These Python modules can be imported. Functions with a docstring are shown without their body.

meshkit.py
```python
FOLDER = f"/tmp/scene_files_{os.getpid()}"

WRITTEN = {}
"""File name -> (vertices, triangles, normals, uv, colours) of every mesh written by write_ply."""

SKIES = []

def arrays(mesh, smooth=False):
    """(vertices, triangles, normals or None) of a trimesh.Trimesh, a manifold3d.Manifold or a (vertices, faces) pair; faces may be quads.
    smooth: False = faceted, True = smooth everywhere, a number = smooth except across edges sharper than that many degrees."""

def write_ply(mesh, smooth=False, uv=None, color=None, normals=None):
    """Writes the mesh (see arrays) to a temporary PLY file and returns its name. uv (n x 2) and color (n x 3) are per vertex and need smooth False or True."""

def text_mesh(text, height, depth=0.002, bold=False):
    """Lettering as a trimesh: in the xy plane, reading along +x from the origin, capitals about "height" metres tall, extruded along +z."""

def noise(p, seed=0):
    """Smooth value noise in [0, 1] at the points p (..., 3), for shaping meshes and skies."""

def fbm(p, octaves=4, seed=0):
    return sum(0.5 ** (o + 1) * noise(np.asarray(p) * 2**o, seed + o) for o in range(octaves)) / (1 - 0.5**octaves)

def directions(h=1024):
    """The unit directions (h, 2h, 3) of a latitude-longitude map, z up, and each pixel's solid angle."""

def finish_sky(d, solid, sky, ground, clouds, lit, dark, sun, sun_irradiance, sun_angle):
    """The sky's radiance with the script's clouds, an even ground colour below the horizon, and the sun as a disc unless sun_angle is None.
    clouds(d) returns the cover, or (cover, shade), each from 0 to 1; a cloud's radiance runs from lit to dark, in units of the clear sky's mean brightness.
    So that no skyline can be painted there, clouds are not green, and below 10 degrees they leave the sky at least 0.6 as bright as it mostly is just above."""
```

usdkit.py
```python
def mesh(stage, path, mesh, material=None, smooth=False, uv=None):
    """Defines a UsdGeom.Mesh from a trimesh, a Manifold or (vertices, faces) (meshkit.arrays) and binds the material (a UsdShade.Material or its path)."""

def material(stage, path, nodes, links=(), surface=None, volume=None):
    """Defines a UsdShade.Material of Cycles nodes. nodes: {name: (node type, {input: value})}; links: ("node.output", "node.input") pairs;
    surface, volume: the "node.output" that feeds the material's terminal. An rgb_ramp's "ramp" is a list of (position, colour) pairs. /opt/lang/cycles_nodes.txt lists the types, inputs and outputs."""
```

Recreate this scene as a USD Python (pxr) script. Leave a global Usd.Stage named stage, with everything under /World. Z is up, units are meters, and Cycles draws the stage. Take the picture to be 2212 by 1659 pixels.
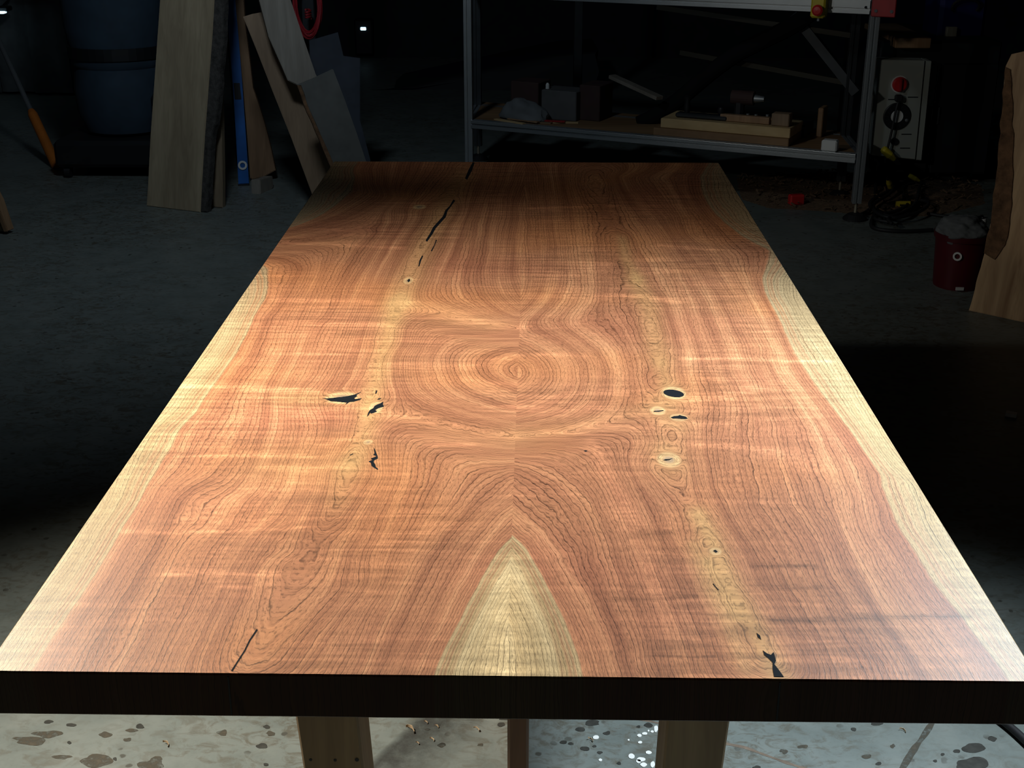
import math, random
import numpy as np, trimesh, usdkit
from pxr import Usd, UsdGeom, UsdLux, Gf, Sdf
from scipy.interpolate import RBFInterpolator
from scipy.spatial.transform import Rotation
from shapely.geometry import Polygon, box as sbox
from meshkit import fbm, noise

stage = Usd.Stage.CreateInMemory()
UsdGeom.SetStageUpAxis(stage, UsdGeom.Tokens.z)
UsdGeom.SetStageMetersPerUnit(stage, 1.0)
UsdGeom.Xform.Define(stage, '/World')
UsdGeom.Scope.Define(stage, '/World/Looks')
stage.SetDefaultPrim(stage.GetPrimAtPath('/World'))
rng = np.random.default_rng(7)

# ------------------------------------------------------------------ camera
F, PITCH, YAW, ROLL = 2808.84, .37738954, .01714342, .00040985
EYE = np.array([.0226220, -1.1111906, .76 + .7587642])
_fw = np.array([-math.sin(YAW)*math.cos(PITCH), math.cos(YAW)*math.cos(PITCH), -math.sin(PITCH)])
_r = np.array([math.cos(YAW), math.sin(YAW), 0]); _u = np.cross(_r, _fw)
RIGHT = math.cos(ROLL)*_r + math.sin(ROLL)*_u
UP = -math.sin(ROLL)*_r + math.cos(ROLL)*_u
cam = UsdGeom.Camera.Define(stage, '/World/camera')
cam.AddTransformOp().Set(Gf.Matrix4d(*RIGHT, 0, *UP, 0, *(-_fw), 0, *EYE, 1))
cam.CreateHorizontalApertureAttr(36.0); cam.CreateVerticalApertureAttr(36.0*1659/2212)
cam.CreateFocalLengthAttr(36.0*F/2212)
cam.CreateClippingRangeAttr(Gf.Vec2f(.05, 60))
cam.CreateExposureAttr(0.0)

# ------------------------------------------------------------------ light: two LED work spots on stands aimed at the near end of the table, an added weak spot to the rack and an added weak flood to the far left, very dim night ambient
def look(p, d):
    d = np.asarray(d, float); d /= np.linalg.norm(d)
    x = np.cross([0, 0, 1.], -d); x /= np.linalg.norm(x); y = np.cross(-d, x)
    return Gf.Matrix4d(*x, 0, *y, 0, *(-d), 0, *p, 1)
LAMPS = [('spot_left', (-1.22, 1.04, 1.50), (-.05, -.10, .60), 650.0, (1.0, .93, .80), 82.5),      # position, aim point, radiance, colour, cone
         ('spot_right', (1.09, 1.04, 1.50), (.05, -.10, .60), 590.0, (.80, .92, 1.0), 80.0),
         ('added_back_spot', (-1.7, 1.55, 1.85), (1.80, 4.25, .60), 330.0, (1.0, .98, .90), 25.0)]  # last one is an unseen lamp added to brighten the right background
for nm, p, q, s, c, cone in LAMPS:
    l = UsdLux.SphereLight.Define(stage, '/World/Light_' + nm)
    l.AddTransformOp().Set(look(p, np.array(q)-np.array(p))); l.CreateRadiusAttr(.09 if cone > 40 else .06); l.CreateIntensityAttr(s); l.CreateColorAttr(Gf.Vec3f(*c))
    sh = UsdLux.ShapingAPI.Apply(l.GetPrim()); sh.CreateShapingConeAngleAttr(cone); sh.CreateShapingConeSoftnessAttr(1.0)
ADDED_FLOOD = (-1.0, 3.0, 2.4), (-.5, 1, -.45)  # unseen lamp added to lift the boards and floor at far left
l = UsdLux.RectLight.Define(stage, '/World/Light_added_flood'); l.AddTransformOp().Set(look(*ADDED_FLOOD)); l.CreateWidthAttr(.3); l.CreateHeightAttr(.2)
l.CreateIntensityAttr(62.0); l.CreateColorAttr(Gf.Vec3f(.72, .87, 1.0))
dome = UsdLux.DomeLight.Define(stage, '/World/night')
dome.CreateColorAttr(Gf.Vec3f(.55, .75, 1.0)); dome.CreateIntensityAttr(.004)

# ------------------------------------------------------------------ helpers
LOOKS = '/World/Looks/'
count = {}
def numbered(path):
    k = count.get(path, 0); count[path] = k + 1
    return path if k == 0 else '%s_%03d' % (path, k)
def setd(prim, **kw):
    for k, v in kw.items():
        if v is not None: prim.SetCustomDataByKey(k, v)
LOC = {}
def thing(name, label, cat, loc, group=None):
    x = UsdGeom.Xform.Define(stage, numbered('/World/' + name)); x.AddTranslateOp().Set(Gf.Vec3d(*map(float, loc)))
    setd(x.GetPrim(), label=label, category=cat, group=group)
    LOC[str(x.GetPath())] = np.array(loc, float)
    return x
def root_loc(path):
    s = '/'.join(path.split('/')[:3]); return LOC.get(s, np.zeros(3))
def obj(name, mesh, mat, parent=None, smooth=False, label=None, cat=None, group=None, kind=None):
    """one Mesh prim; geometry is given in world coordinates"""
    base = '/World' if parent is None else str(parent.GetPath())
    path = numbered(base + '/' + name)
    if isinstance(mesh, (list, tuple)) and not (len(mesh) == 2 and isinstance(mesh[0], np.ndarray)): mesh = trimesh.util.concatenate(mesh)
    if hasattr(mesh, 'vertices'): mesh = trimesh.Trimesh(mesh.vertices - root_loc(path), mesh.faces, process=False)
    else: mesh = (mesh[0] - root_loc(path), mesh[1])
    m = usdkit.mesh(stage, path, mesh, LOOKS + mat, smooth=smooth)
    setd(m.GetPrim(), label=label, category=cat, group=group, kind=kind)
    return m
def ray(px, py):
    px, py = np.asarray(px, float), np.asarray(py, float)
    return _fw + ((px-1106)/F)[..., None]*RIGHT - ((py-829.5)/F)[..., None]*UP
def at_z(px, py, z=0.0):
    d = ray(px, py); return EYE + d*((z-EYE[2])/d[..., 2])[..., None]
def at_y(px, py, y):
    d = ray(px, py); return EYE + d*((y-EYE[1])/d[..., 1])[..., None]
def on_plane(px, py, p0, n):
    d = ray(px, py); return EYE + d*(((p0-EYE)@n)/(d@n))[..., None]
def box(cx, cy, cz, sx, sy, sz, rz=0, bevel=0.0):
    if bevel > 0:
        b = min(bevel, .45*min(sx, sy, sz)); P = []
        for ax in range(3):
            for s in np.ndindex(2, 2, 2):
                v = (np.array(s)*2-1)*(np.array([sx, sy, sz])/2-b); v[ax] += b*np.sign(v[ax]); P.append(v)
        m = trimesh.convex.convex_hull(np.array(P))
    else: m = trimesh.creation.box((sx, sy, sz))
    if rz: m.apply_transform(trimesh.transformations.rotation_matrix(rz, (0, 0, 1)))
    m.apply_translation((cx, cy, cz)); return m
def frame_of(d, hint=(0, 0, 1)):
    d = np.asarray(d, float)/np.linalg.norm(d); h = np.asarray(hint, float)
    if abs(d@h) > .98: h = np.array([0, 1., 0])
    x = np.cross(h, d); x /= np.linalg.norm(x); return x, np.cross(d, x), d
def bar(a, b, poly, hint=(0, 0, 1)):
    """a 2-D profile (shapely polygon) swept straight from a to b"""
    a, b = np.asarray(a, float), np.asarray(b, float); x, y, d = frame_of(b-a, hint)
    m = trimesh.creation.extrude_polygon(poly, np.linalg.norm(b-a), engine='earcut')
    T = np.eye(4); T[:3, 0], T[:3, 1], T[:3, 2], T[:3, 3] = x, y, d, a
    m.apply_transform(T); return m
def cyl(a, b, r, n=24, r2=None):
    a, b = np.asarray(a, float), np.asarray(b, float); x, y, d = frame_of(b-a); r2 = r if r2 is None else r2
    t = np.linspace(0, 2*np.pi, n, endpoint=False); c, s = np.cos(t)[:, None], np.sin(t)[:, None]
    V = np.vstack([a+(c*x+s*y)*r, b+(c*x+s*y)*r2, a, b]); i = np.arange(n); j = (i+1) % n
    Fc = np.vstack([np.c_[i, j, n+j], np.c_[i, n+j, n+i], np.c_[np.full(n, 2*n), j, i], np.c_[np.full(n, 2*n+1), n+i, n+j]])
    return trimesh.Trimesh(V, Fc, process=False)
def lathe(profile, c, axis=(0, 0, 1), n=32):
    """profile: (radius, height) pairs along the axis from point c"""
    x, y, d = frame_of(axis); t = np.linspace(0, 2*np.pi, n, endpoint=False)
    V = [np.asarray(c)+d*h+(np.cos(t)[:, None]*x+np.sin(t)[:, None]*y)*r for r, h in profile]
    V = np.vstack(V); Fc = []; i = np.arange(n); j = (i+1) % n
    for k in range(len(profile)-1):
        a, b = k*n, (k+1)*n; Fc += [np.c_[a+i, a+j, b+j], np.c_[a+i, b+j, b+i]]
    return trimesh.Trimesh(V, np.vstack(Fc), process=False)
def tube(pts, r, n=8, sub=6):
    P = np.asarray(pts, float)
    if sub > 1 and len(P) > 2:
        from scipy.interpolate import CubicSpline
        s = np.r_[0, np.cumsum(np.linalg.norm(np.diff(P, axis=0), axis=1)+1e-9)]
        P = CubicSpline(s, P)(np.linspace(0, s[-1], len(P)*sub))
    T = np.gradient(P, axis=0); T /= np.linalg.norm(T, axis=1, keepdims=True)+1e-12
    x = frame_of(T[0])[0]; V = []; t = np.linspace(0, 2*np.pi, n, endpoint=False)
    for p, d in zip(P, T):
        x = x-d*(x@d); x /= np.linalg.norm(x)+1e-12; y = np.cross(d, x)
        V.append(p+(np.cos(t)[:, None]*x+np.sin(t)[:, None]*y)*r)
    m = len(P); V = np.vstack(V+[P[:1], P[-1:]]); i = np.arange(n); j = (i+1) % n; Fc = []
    for k in range(m-1):
        a, b = k*n, (k+1)*n; Fc += [np.c_[a+i, a+j, b+j], np.c_[a+i, b+j, b+i]]
    Fc += [np.c_[np.full(n, m*n), j, i], np.c_[np.full(n, m*n+1), (m-1)*n+i, (m-1)*n+j]]
    return trimesh.Trimesh(V, np.vstack(Fc), process=False)
class Lean:
    """a sheet or board standing on the floor line a-b (pixels of its foot) and leaning back by deg; its outline becomes a solid of real thickness"""
    def __init__(s, a, b, deg, off=0.0):
        A, B = at_z(*a), at_z(*b); h = (B-A); h[2] = 0; s.h = h/np.linalg.norm(h)
        back = np.array([-s.h[1], s.h[0], 0]); back *= np.sign(back[1])
        t = math.radians(deg); s.up = np.array([0, 0, math.cos(t)])+back*math.sin(t)
        s.n = np.cross(s.h, s.up); s.n *= np.sign(s.n@(EYE-A)); s.A = A+s.n*off
    def solid(s, px, thick, cut=.0):
        px = np.asarray(px, float); P = on_plane(px[:, 0], px[:, 1], s.A, s.n)-s.A
        poly = Polygon(np.c_[P@s.h, P@s.up]).buffer(0)
        poly = max(getattr(poly, 'geoms', [poly]), key=lambda g: g.area)
        c = min(.003, thick*.2); body = poly.buffer(-c, join_style=2)
        body = max(getattr(body, 'geoms', [body]), key=lambda g: g.area)
        m = trimesh.creation.extrude_polygon(poly, thick-c, engine='earcut')
        fr = trimesh.creation.extrude_polygon(body, thick, engine='earcut')
        T = np.eye(4); T[:3, 0], T[:3, 1], T[:3, 2], T[:3, 3] = s.h, s.up, np.cross(s.h, s.up), s.A
        if T[:3, 2]@s.n > 0:
            m.vertices[:, 2] -= thick; fr.vertices[:, 2] -= thick
        else: m.vertices[:, 2] += c
        for g in (m, fr): g.apply_transform(T)
        return trimesh.util.concatenate([m, fr])
def live(P, amp, step, seed):
    """roughen a pixel outline like a live edge"""
    P = np.asarray(P, float); out = []
    for a, b in zip(P[:-1], P[1:]):
        n = max(1, int(np.linalg.norm(b-a)/step))
        for k in range(n):
            q = a+(b-a)*k/n; out.append(q+np.array([(noise(np.array([q[0]*.03, q[1]*.045, 0]), seed)-.5)*2*amp, 0]))
    return np.vstack([out, P[-1:]])
def blob(px, py, w, h, seed, z=0.0, t=.0006, rough=.28, n=22):
    a = np.linspace(0, 2*np.pi, n, endpoint=False)
    r = 1+rough*2*(noise(np.c_[np.cos(a)*1.3+seed*7.1, np.sin(a)*1.3, a*0], seed)-.5)
    P = at_z(px+np.cos(a)*w/2*r, py+np.sin(a)*h/2*r, z)
    return slab_of(P[:, :2], z, t)
def slab_of(xy, z, t):
    g = Polygon(xy).buffer(0); g = max(getattr(g, 'geoms', [g]), key=lambda q: q.area)
    m = trimesh.creation.extrude_polygon(g, t, engine='earcut'); m.apply_translation((0, 0, z)); return m

# ------------------------------------------------------------------ materials
def M(name, nodes, links, surface='p.BSDF'): usdkit.material(stage, LOOKS+name, nodes, links, surface)
def plain(name, col, rough=.5, metal=0.0, var=.25, scale=9.0, bump=0.0, spec=.5):
    c = np.array(col, float)
    nodes = {'g': ('geometry', {}), 'n': ('noise_texture', {'scale': scale, 'detail': 5.0, 'roughness': .6}),
             'r': ('rgb_ramp', {'ramp': [(.25, tuple(c*(1-var))), (.75, tuple(np.minimum(1, c*(1+var))))]}),
             'p': ('principled_bsdf', {'roughness': rough, 'metallic': metal, 'specular_ior_level': spec})}
    links = [('g.position', 'n.vector'), ('n.fac', 'r.fac'), ('r.color', 'p.base_color')]
    if bump:
        nodes['b'] = ('bump', {'strength': .6, 'distance': bump}); links += [('n.fac', 'b.height'), ('b.normal', 'p.normal')]
    M(name, nodes, links)
def plank(name, c1, c2, sc=(38, 38, 2.2), rough=.6):
    M(name, {'g': ('geometry', {}), 'm': ('mapping', {'scale': sc}), 'n': ('noise_texture', {'scale': 1.0, 'detail': 6.0, 'roughness': .62, 'distortion': .6}),
             'r': ('rgb_ramp', {'ramp': [(.28, c1), (.5, tuple((np.array(c1)+np.array(c2))/2)), (.72, c2)]}),
             'm2': ('mapping', {'scale': tuple(np.array(sc)*.16)}), 'n2': ('noise_texture', {'scale': 1.0, 'detail': 3.0}),
             'r2': ('rgb_ramp', {'ramp': [(.3, (.62, .58, .55)), (.7, (1.15, 1.15, 1.15))]}),
             'x': ('mix_color', {'blend_type': 'multiply', 'fac': .8, 'use_clamp': False}),
             'p': ('principled_bsdf', {'roughness': rough})},
      [('g.position', 'm.vector'), ('m.vector', 'n.vector'), ('n.fac', 'r.fac'), ('g.position', 'm2.vector'), ('m2.vector', 'n2.vector'), ('n2.fac', 'r2.fac'),
       ('r.color', 'x.a'), ('r2.color', 'x.b'), ('x.result', 'p.base_color')])

# ------------------------------------------------------------------ the walnut of the table top: growth rings interpolated from traced grain lines (value, then points)
W, L, T, ZT = 1.07, 2.47873, .052, .76
GRAIN_LEFT='''0 975,446 954,477 927,515 904,550 881,606 863,644 843,682 835,715 828,760
0.3 826,733 820,781 807,837 791,895 774,944 752,1012
1 726,1019 726,1052 726,1074 739,1091 752,1078 768,1052 791,1009 804,986
2 722,1012 709,1058 699,1091 695,1123 698,1139 716,1133 745,1113 774,1068 807,1022
3 674,1087 642,1178 631,1215 627,1248 631,1256 657,1241 686,1204 720,1167 756,1116
4 602,1149 584,1226 573,1270 560,1325 558,1362 571,1366 602,1347 642,1303 686,1259 723,1212 771,1142
5 551,1289 532,1344 503,1380 494,1417 494,1450
5 562,1446 606,1402 650,1347 698,1300 753,1234
6.5 606,1448 657,1388 716,1325 771,1256
8 657,1448 716,1373 800,1256
13 784,1448 810,1362 847,1285 876,1212 920,1153 964,1098 994,1050
16 828,1446 865,1362 906,1285 950,1208 994,1149 1049,1094 1096,1057
20 917,1448 957,1362 994,1289 1041,1208 1104,1116
25 961,1448 1005,1355 1045,1274 1100,1182
27 994,1448 1030,1362 1067,1289 1100,1237
31 1096,1448 1098,1410
10.5 378,1448 415,1362 452,1289 488,1215 521,1153 551,1087
13 312,1448 352,1362 396,1285 433,1197 466,1142 496,1079
15.5 235,1448 286,1366 323,1285 367,1208 400,1149 422,1105 441,1061
18 162,1448 220,1344 268,1270 312,1197 345,1142 371,1090 389,1050
20.5 99,1448 158,1355 209,1289 253,1215 283,1171 312,1123 341,1061
23 70,1448 121,1362 158,1307 195,1248 228,1197 264,1134 305,1079
26 22,1448 77,1373 121,1307 165,1245 206,1171 235,1120 268,1068
28 0,1421 55,1340 110,1270 158,1208 191,1153 220,1105
24.5 530,700 520,726 498,755 478,788 452,820 429,846 413,873 400,895
22 553,700 540,726 517,765 481,814 449,863 420,908 400,934
19 602,700 582,742 556,791 530,830 507,869 481,928 449,977 426,1009 400,1058
16 647,700 628,749 608,788 582,830 573,882 566,925 543,983 517,1026 485,1074 442,1139
11.5 693,700 677,739 660,781 634,824 615,853 618,882 625,925 608,977 582,1026 563,1074 540,1139
10 729,700 712,742 696,781 683,814 660,840 651,873 654,908 644,957 625,999
7.5 758,700 742,749 726,791 709,820 686,846 673,863 683,886 703,912 703,941 690,977 673,1009 657,1074 634,1123 612,1188
4.5 787,700 774,749 765,781 755,811 742,830
4.5 745,879 732,912 729,947 712,973 686,1019 683,1045
2 820,760 843,626 866,581 886,543 904,505 929,472
6 749,760 777,694 800,644 820,593 841,555 866,512 891,467 899,446 924,411 954,373 967,350
10 709,760 737,694 762,631 782,593 808,548 828,512 848,482 846,454 868,424 891,391 911,350
14 663,720 686,669 714,613 737,568 762,532 782,512 800,502
17 615,720 646,656 668,606 686,568 686,550 663,537 625,537 600,540
20 600,669 625,639 651,608 653,578 633,563 600,555
13 815,484 752,502 676,515 600,525
16 853,424 820,446 777,472 714,489 651,505 600,515
19 818,416 777,446 727,472 676,487 615,502
22 777,411 742,441 706,464 661,482
24.5 742,365 747,386 732,406 714,416 704,439 684,456 651,477 625,489
28 719,350 696,378 676,403
28 638,462 658,436
24.5 564,598 566,614 559,639 542,671 529,693 515,725 499,758
22 580,595 578,625 564,666 537,717 523,760
3 965,482 947,522 927,555 911,593 904,631 899,641 916,654 954,672 1005,687 1056,694 1119,707
5 1005,441 985,492 962,543 939,583 919,618 914,636 927,651 967,667 1018,684 1068,693 1120,702
8 1030,441 1015,497 995,555 982,598 980,624 990,644 1025,667 1068,684 1120,697
11 1063,441 1056,497 1046,555 1035,593 1038,618 1053,644 1081,667 1120,687
14 1094,441 1081,492 1073,543 1068,583 1071,613 1084,641 1104,659 1121,672
17 1119,467 1106,517 1099,568 1101,598 1111,624 1122,644
19 1129,441 1127,517 1123,581
5 1005,441 1025,391 1043,350
8 1030,441 1051,378 1058,350
11 1063,441 1076,391 1089,350
3 876,654 904,656 954,682 1005,694 1068,702 1120,712
5 881,760 884,720 896,695 929,684 980,700 1050,711 1119,717
8 914,760 919,735 937,716 980,708 1050,717 1119,724
20 1113,807 1113,788
6 866,760 862,798 869,830 888,853 937,873 1018,900 1115,921
8 892,760 895,804 911,846 953,873 1035,899 1115,912
10 940,722 912,755 908,798 921,837 953,863 1018,886 1115,903
12 1000,728 945,755 937,791 953,830 986,856 1051,879 1115,892
14 1118,733 1010,742 973,770 973,791 989,824 1018,846 1115,873
16 1118,744 1051,750 1012,768 1005,788 1022,817 1051,837 1115,853
18 1115,760 1061,772 1045,792 1064,814 1115,830
4 830,882 888,892 953,908 1018,925 1113,938
5 823,993 820,960 826,921 856,908 921,925 1002,943 1111,957
8 758,1240 823,1133 862,1042 879,977 898,941 937,941 986,954 1111,970
10 833,1240 888,1133 921,1042 937,986 970,964 1002,970 1111,983
13 994,1050 1012,1019 1045,1003 1110,1006
16.5 1097,1058 1110,1045
5 726,1188 784,1107 823,1042 823,993
0.7 745,1050 743,1060
1.5 727,1108 722,1120
2.5 672,1190 662,1205
3.5 607,1300 600,1318
4.5 542,1395 535,1415
21.5 1116,796 1116,812'''
GRAIN_RIGHT='''17 1149,448 1152,503 1154,557 1152,611 1146,638 1127,665
14 1179,421 1184,476 1192,530 1190,584 1184,625 1165,657 1133,684
12 1198,448 1203,530 1203,584 1200,611 1190,646 1162,679 1141,701 1154,712 1191,733
10 1214,448 1222,530 1227,584 1227,611 1219,646 1190,679 1173,693 1195,712 1230,736
8 1236,448 1252,530 1257,584 1260,625 1246,665 1222,695 1236,717 1269,741 1301,785
6 1268,448 1274,503 1279,584 1284,625 1276,657 1257,674 1249,693 1274,712 1301,731 1328,759
4.5 1295,448 1301,484 1303,530 1306,584 1301,638 1298,674 1312,698 1344,733 1367,769
17 1141,367 1149,448
14 1168,356 1179,421
10 1203,356 1214,448
20 1120,808 1120,798
18 1120,775 1133,785 1139,808 1129,827 1116,840
16 1121,749 1149,756 1175,779 1185,808 1181,831 1159,850 1116,863
14 1123,727 1165,740 1198,759 1217,792 1220,824 1207,850 1175,873 1116,889
12 1191,733 1227,753 1246,785 1250,824 1237,857 1207,883 1165,902 1116,912
10 1230,736 1263,762 1279,795 1282,827 1276,860 1246,893 1198,912 1116,928
8 1269,740 1295,766 1308,798 1308,834 1302,866 1282,899 1230,922 1165,932 1115,938
6 1328,759 1341,801 1341,844 1331,873 1308,902 1263,922
4.5 1367,769 1377,818 1377,850 1360,883 1328,906 1295,919
0 1404,701 1409,720
1 1385,665 1390,690 1396,720 1406,741 1423,733 1415,687 1401,663 1385,665
2 1369,641 1379,679 1387,720 1406,763 1420,769 1431,741 1428,698 1415,660 1393,633
3 1322,508 1331,552 1339,584 1336,625 1341,663 1360,690 1382,733 1396,774
3 1339,508 1341,543 1360,565 1371,606 1398,633 1420,665 1436,701 1450,747 1453,790
2.5 1328,508 1336,535
5.6 1344,457 1333,421 1325,367
2 1393,720 1409,759 1426,798 1439,753 1439,720
1 1426,818 1432,834
1 1458,932 1452,948
2 1445,967 1412,980 1409,1006 1429,1026 1461,1023 1473,997 1455,974
2 1468,1046 1478,1072
3 1493,1101 1533,1131 1570,1190 1618,1270 1669,1355 1706,1448
3 1487,1116 1500,1160 1522,1234 1559,1314 1596,1388 1632,1448
1.5 1533,1171 1581,1256 1618,1344 1651,1417
5.5 1344,457 1371,508 1396,557 1420,598 1442,638 1461,693 1477,747 1482,790
8 1358,421 1387,470 1420,516 1444,562 1472,611 1493,665 1515,720 1534,790
11 1339,381 1371,435 1412,470 1439,500 1461,535 1488,571 1512,611 1534,652 1556,706 1577,760 1585,790
14 1377,381 1412,430 1447,467 1461,503 1496,543 1531,592 1556,633 1577,679 1607,741 1626,790
17 1425,381 1458,435 1480,476 1491,508 1523,530 1550,565 1577,611 1602,652 1629,706 1670,790
19 1461,394 1488,443 1518,481 1539,516 1567,546 1588,573 1602,611 1629,665 1659,720 1691,774
21 1493,381 1496,421 1523,459 1561,492 1596,530 1615,552 1623,584 1637,633 1664,679 1691,733
22 1653,541 1637,538
23.5 1537,356 1523,381 1523,402 1537,440 1567,478 1602,503 1651,527
23.5 1672,571 1659,587 1653,606 1664,641 1683,671 1697,701
27 1561,367 1575,394
27 1615,462 1607,454
24 1654,600 1665,636 1681,666 1699,708 1721,754 1742,781 1775,835 1808,880 1850,931 1895,986 1934,1037 1962,1100
22.5 1721,775 1769,838 1811,892 1856,959 1892,1013 1913,1082
18.8 1660,769 1699,823 1742,880 1781,937 1817,1001 1856,1100
15.5 1660,850 1699,913 1727,977 1757,1052 1769,1100
12.8 1600,799 1630,850 1645,886 1660,940 1684,1007 1705,1100
27 1711,657 1727,690 1757,730 1787,775 1832,850 1877,925 1925,1007
5.5 1482,790 1484,827 1500,857 1507,876 1504,909 1494,932 1504,974 1513,1013 1523,1062 1556,1127 1598,1208 1627,1260
4 1474,915 1468,935 1481,967 1487,1006 1500,1046 1533,1104 1572,1176
8 1534,790 1549,827 1562,870 1556,906 1552,954 1559,1013 1575,1072 1608,1143 1653,1208 1679,1260
11 1586,790 1608,827 1634,866 1640,902 1637,948 1650,1013 1673,1072 1702,1127 1748,1208 1771,1260
14 1626,790 1653,831 1676,873 1692,915 1696,964 1709,1023 1735,1078 1767,1143 1816,1241
17 1670,790 1702,840 1735,893 1758,932 1771,980 1787,1029 1810,1078
5 1377,906 1328,915 1263,928 1198,937 1113,943
5 1380,909 1409,932 1422,954 1416,974 1396,990 1393,1013 1412,1036 1442,1055 1465,1094 1484,1143 1504,1208
6.5 1341,915 1370,941 1377,967 1370,1000 1380,1029 1403,1065 1426,1104 1448,1159 1468,1208 1491,1260
8 1295,928 1331,961 1341,997 1347,1026 1370,1072 1396,1127 1419,1176 1445,1241
10 1270,955 1295,974 1315,1006 1328,1039 1347,1078 1370,1127 1393,1176 1419,1241
12 1165,961 1237,980 1279,1013 1302,1052 1321,1094 1354,1159 1380,1225
14 1113,980 1181,1000 1240,1032 1273,1072 1302,1127 1328,1192 1347,1260
16.5 1110,1019 1165,1046 1214,1088 1256,1150 1282,1208 1302,1260
18 1107,1065 1159,1104 1207,1169 1243,1241
20 1103,1111 1142,1156 1181,1215 1207,1260
25 1107,1175 1159,1263 1188,1325 1214,1391 1232,1450
27 1104,1223 1141,1300 1174,1366 1196,1448
31 1106,1448 1106,1410
20 1207,1259 1243,1329 1273,1399 1287,1450
16.5 1302,1260 1331,1325 1353,1391 1368,1452
14 1347,1260 1372,1325 1394,1391 1409,1452
12 1380,1224 1405,1289 1434,1362 1456,1452
10 1419,1241 1434,1289 1460,1362 1485,1454
8 1445,1241 1467,1300 1500,1373 1533,1456
6.5 1491,1260 1518,1322 1559,1399 1585,1457
5 1504,1208 1529,1270 1570,1344 1610,1421 1629,1457
5.5 1627,1260 1669,1336 1706,1399 1731,1461
8 1679,1260 1717,1333 1757,1410 1779,1463
11 1771,1260 1812,1329 1853,1399 1882,1465
14 1816,1241 1871,1314 1919,1380 1970,1469
17 1810,1078 1834,1142 1864,1204 1889,1270 1933,1344 1985,1406 2032,1472
20 1856,1100 1889,1171 1937,1248 1985,1314 2036,1373 2091,1439 2110,1474
22.5 1913,1082 1937,1134 1985,1197 2029,1270 2087,1340 2121,1391 2168,1454
25 1922,1050 1963,1116 2014,1197 2065,1270 2110,1329 2165,1402 2194,1439
21.5 1118,796 1118,812'''
# pale streaks, swoops and knots, then wood figure whose broad front stroke also paints in sheen: strength, half width in photograph pixels, points along it (surface coordinates are got by casting them on the table plane)
PALE = '''.55 26 1000,385 960,450 925,515 905,560 880,610 862,650
.7 19 862,650 848,690 838,730 826,770 816,820 806,850
.6 22 800,880 790,930 780,965 765,995
.3 24 745,1010 730,1080
.55 12 1345,520 1352,560 1375,600
.55 22 1375,610 1400,660 1412,720 1425,770
.35 14 1430,790 1440,830
.55 26 1455,850 1430,885 1460,905
.6 30 1445,993 1440,985
.9 22 1510,1115 1535,1160 1560,1220 1585,1280 1620,1340 1650,1400 1680,1460
.6 12 1530,1215 1555,1270 1590,1330
.5 16 1500,1180 1530,1270 1575,1350 1610,1440
.3 10 880,655 940,665 1000,690 1060,702
.2 16 820,890 900,905 1000,935 1110,950
.22 12 1120,935 1200,930 1300,905 1400,885
.5 14 725,862 640,860
.3 40 700,1000 640,1010'''
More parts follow.
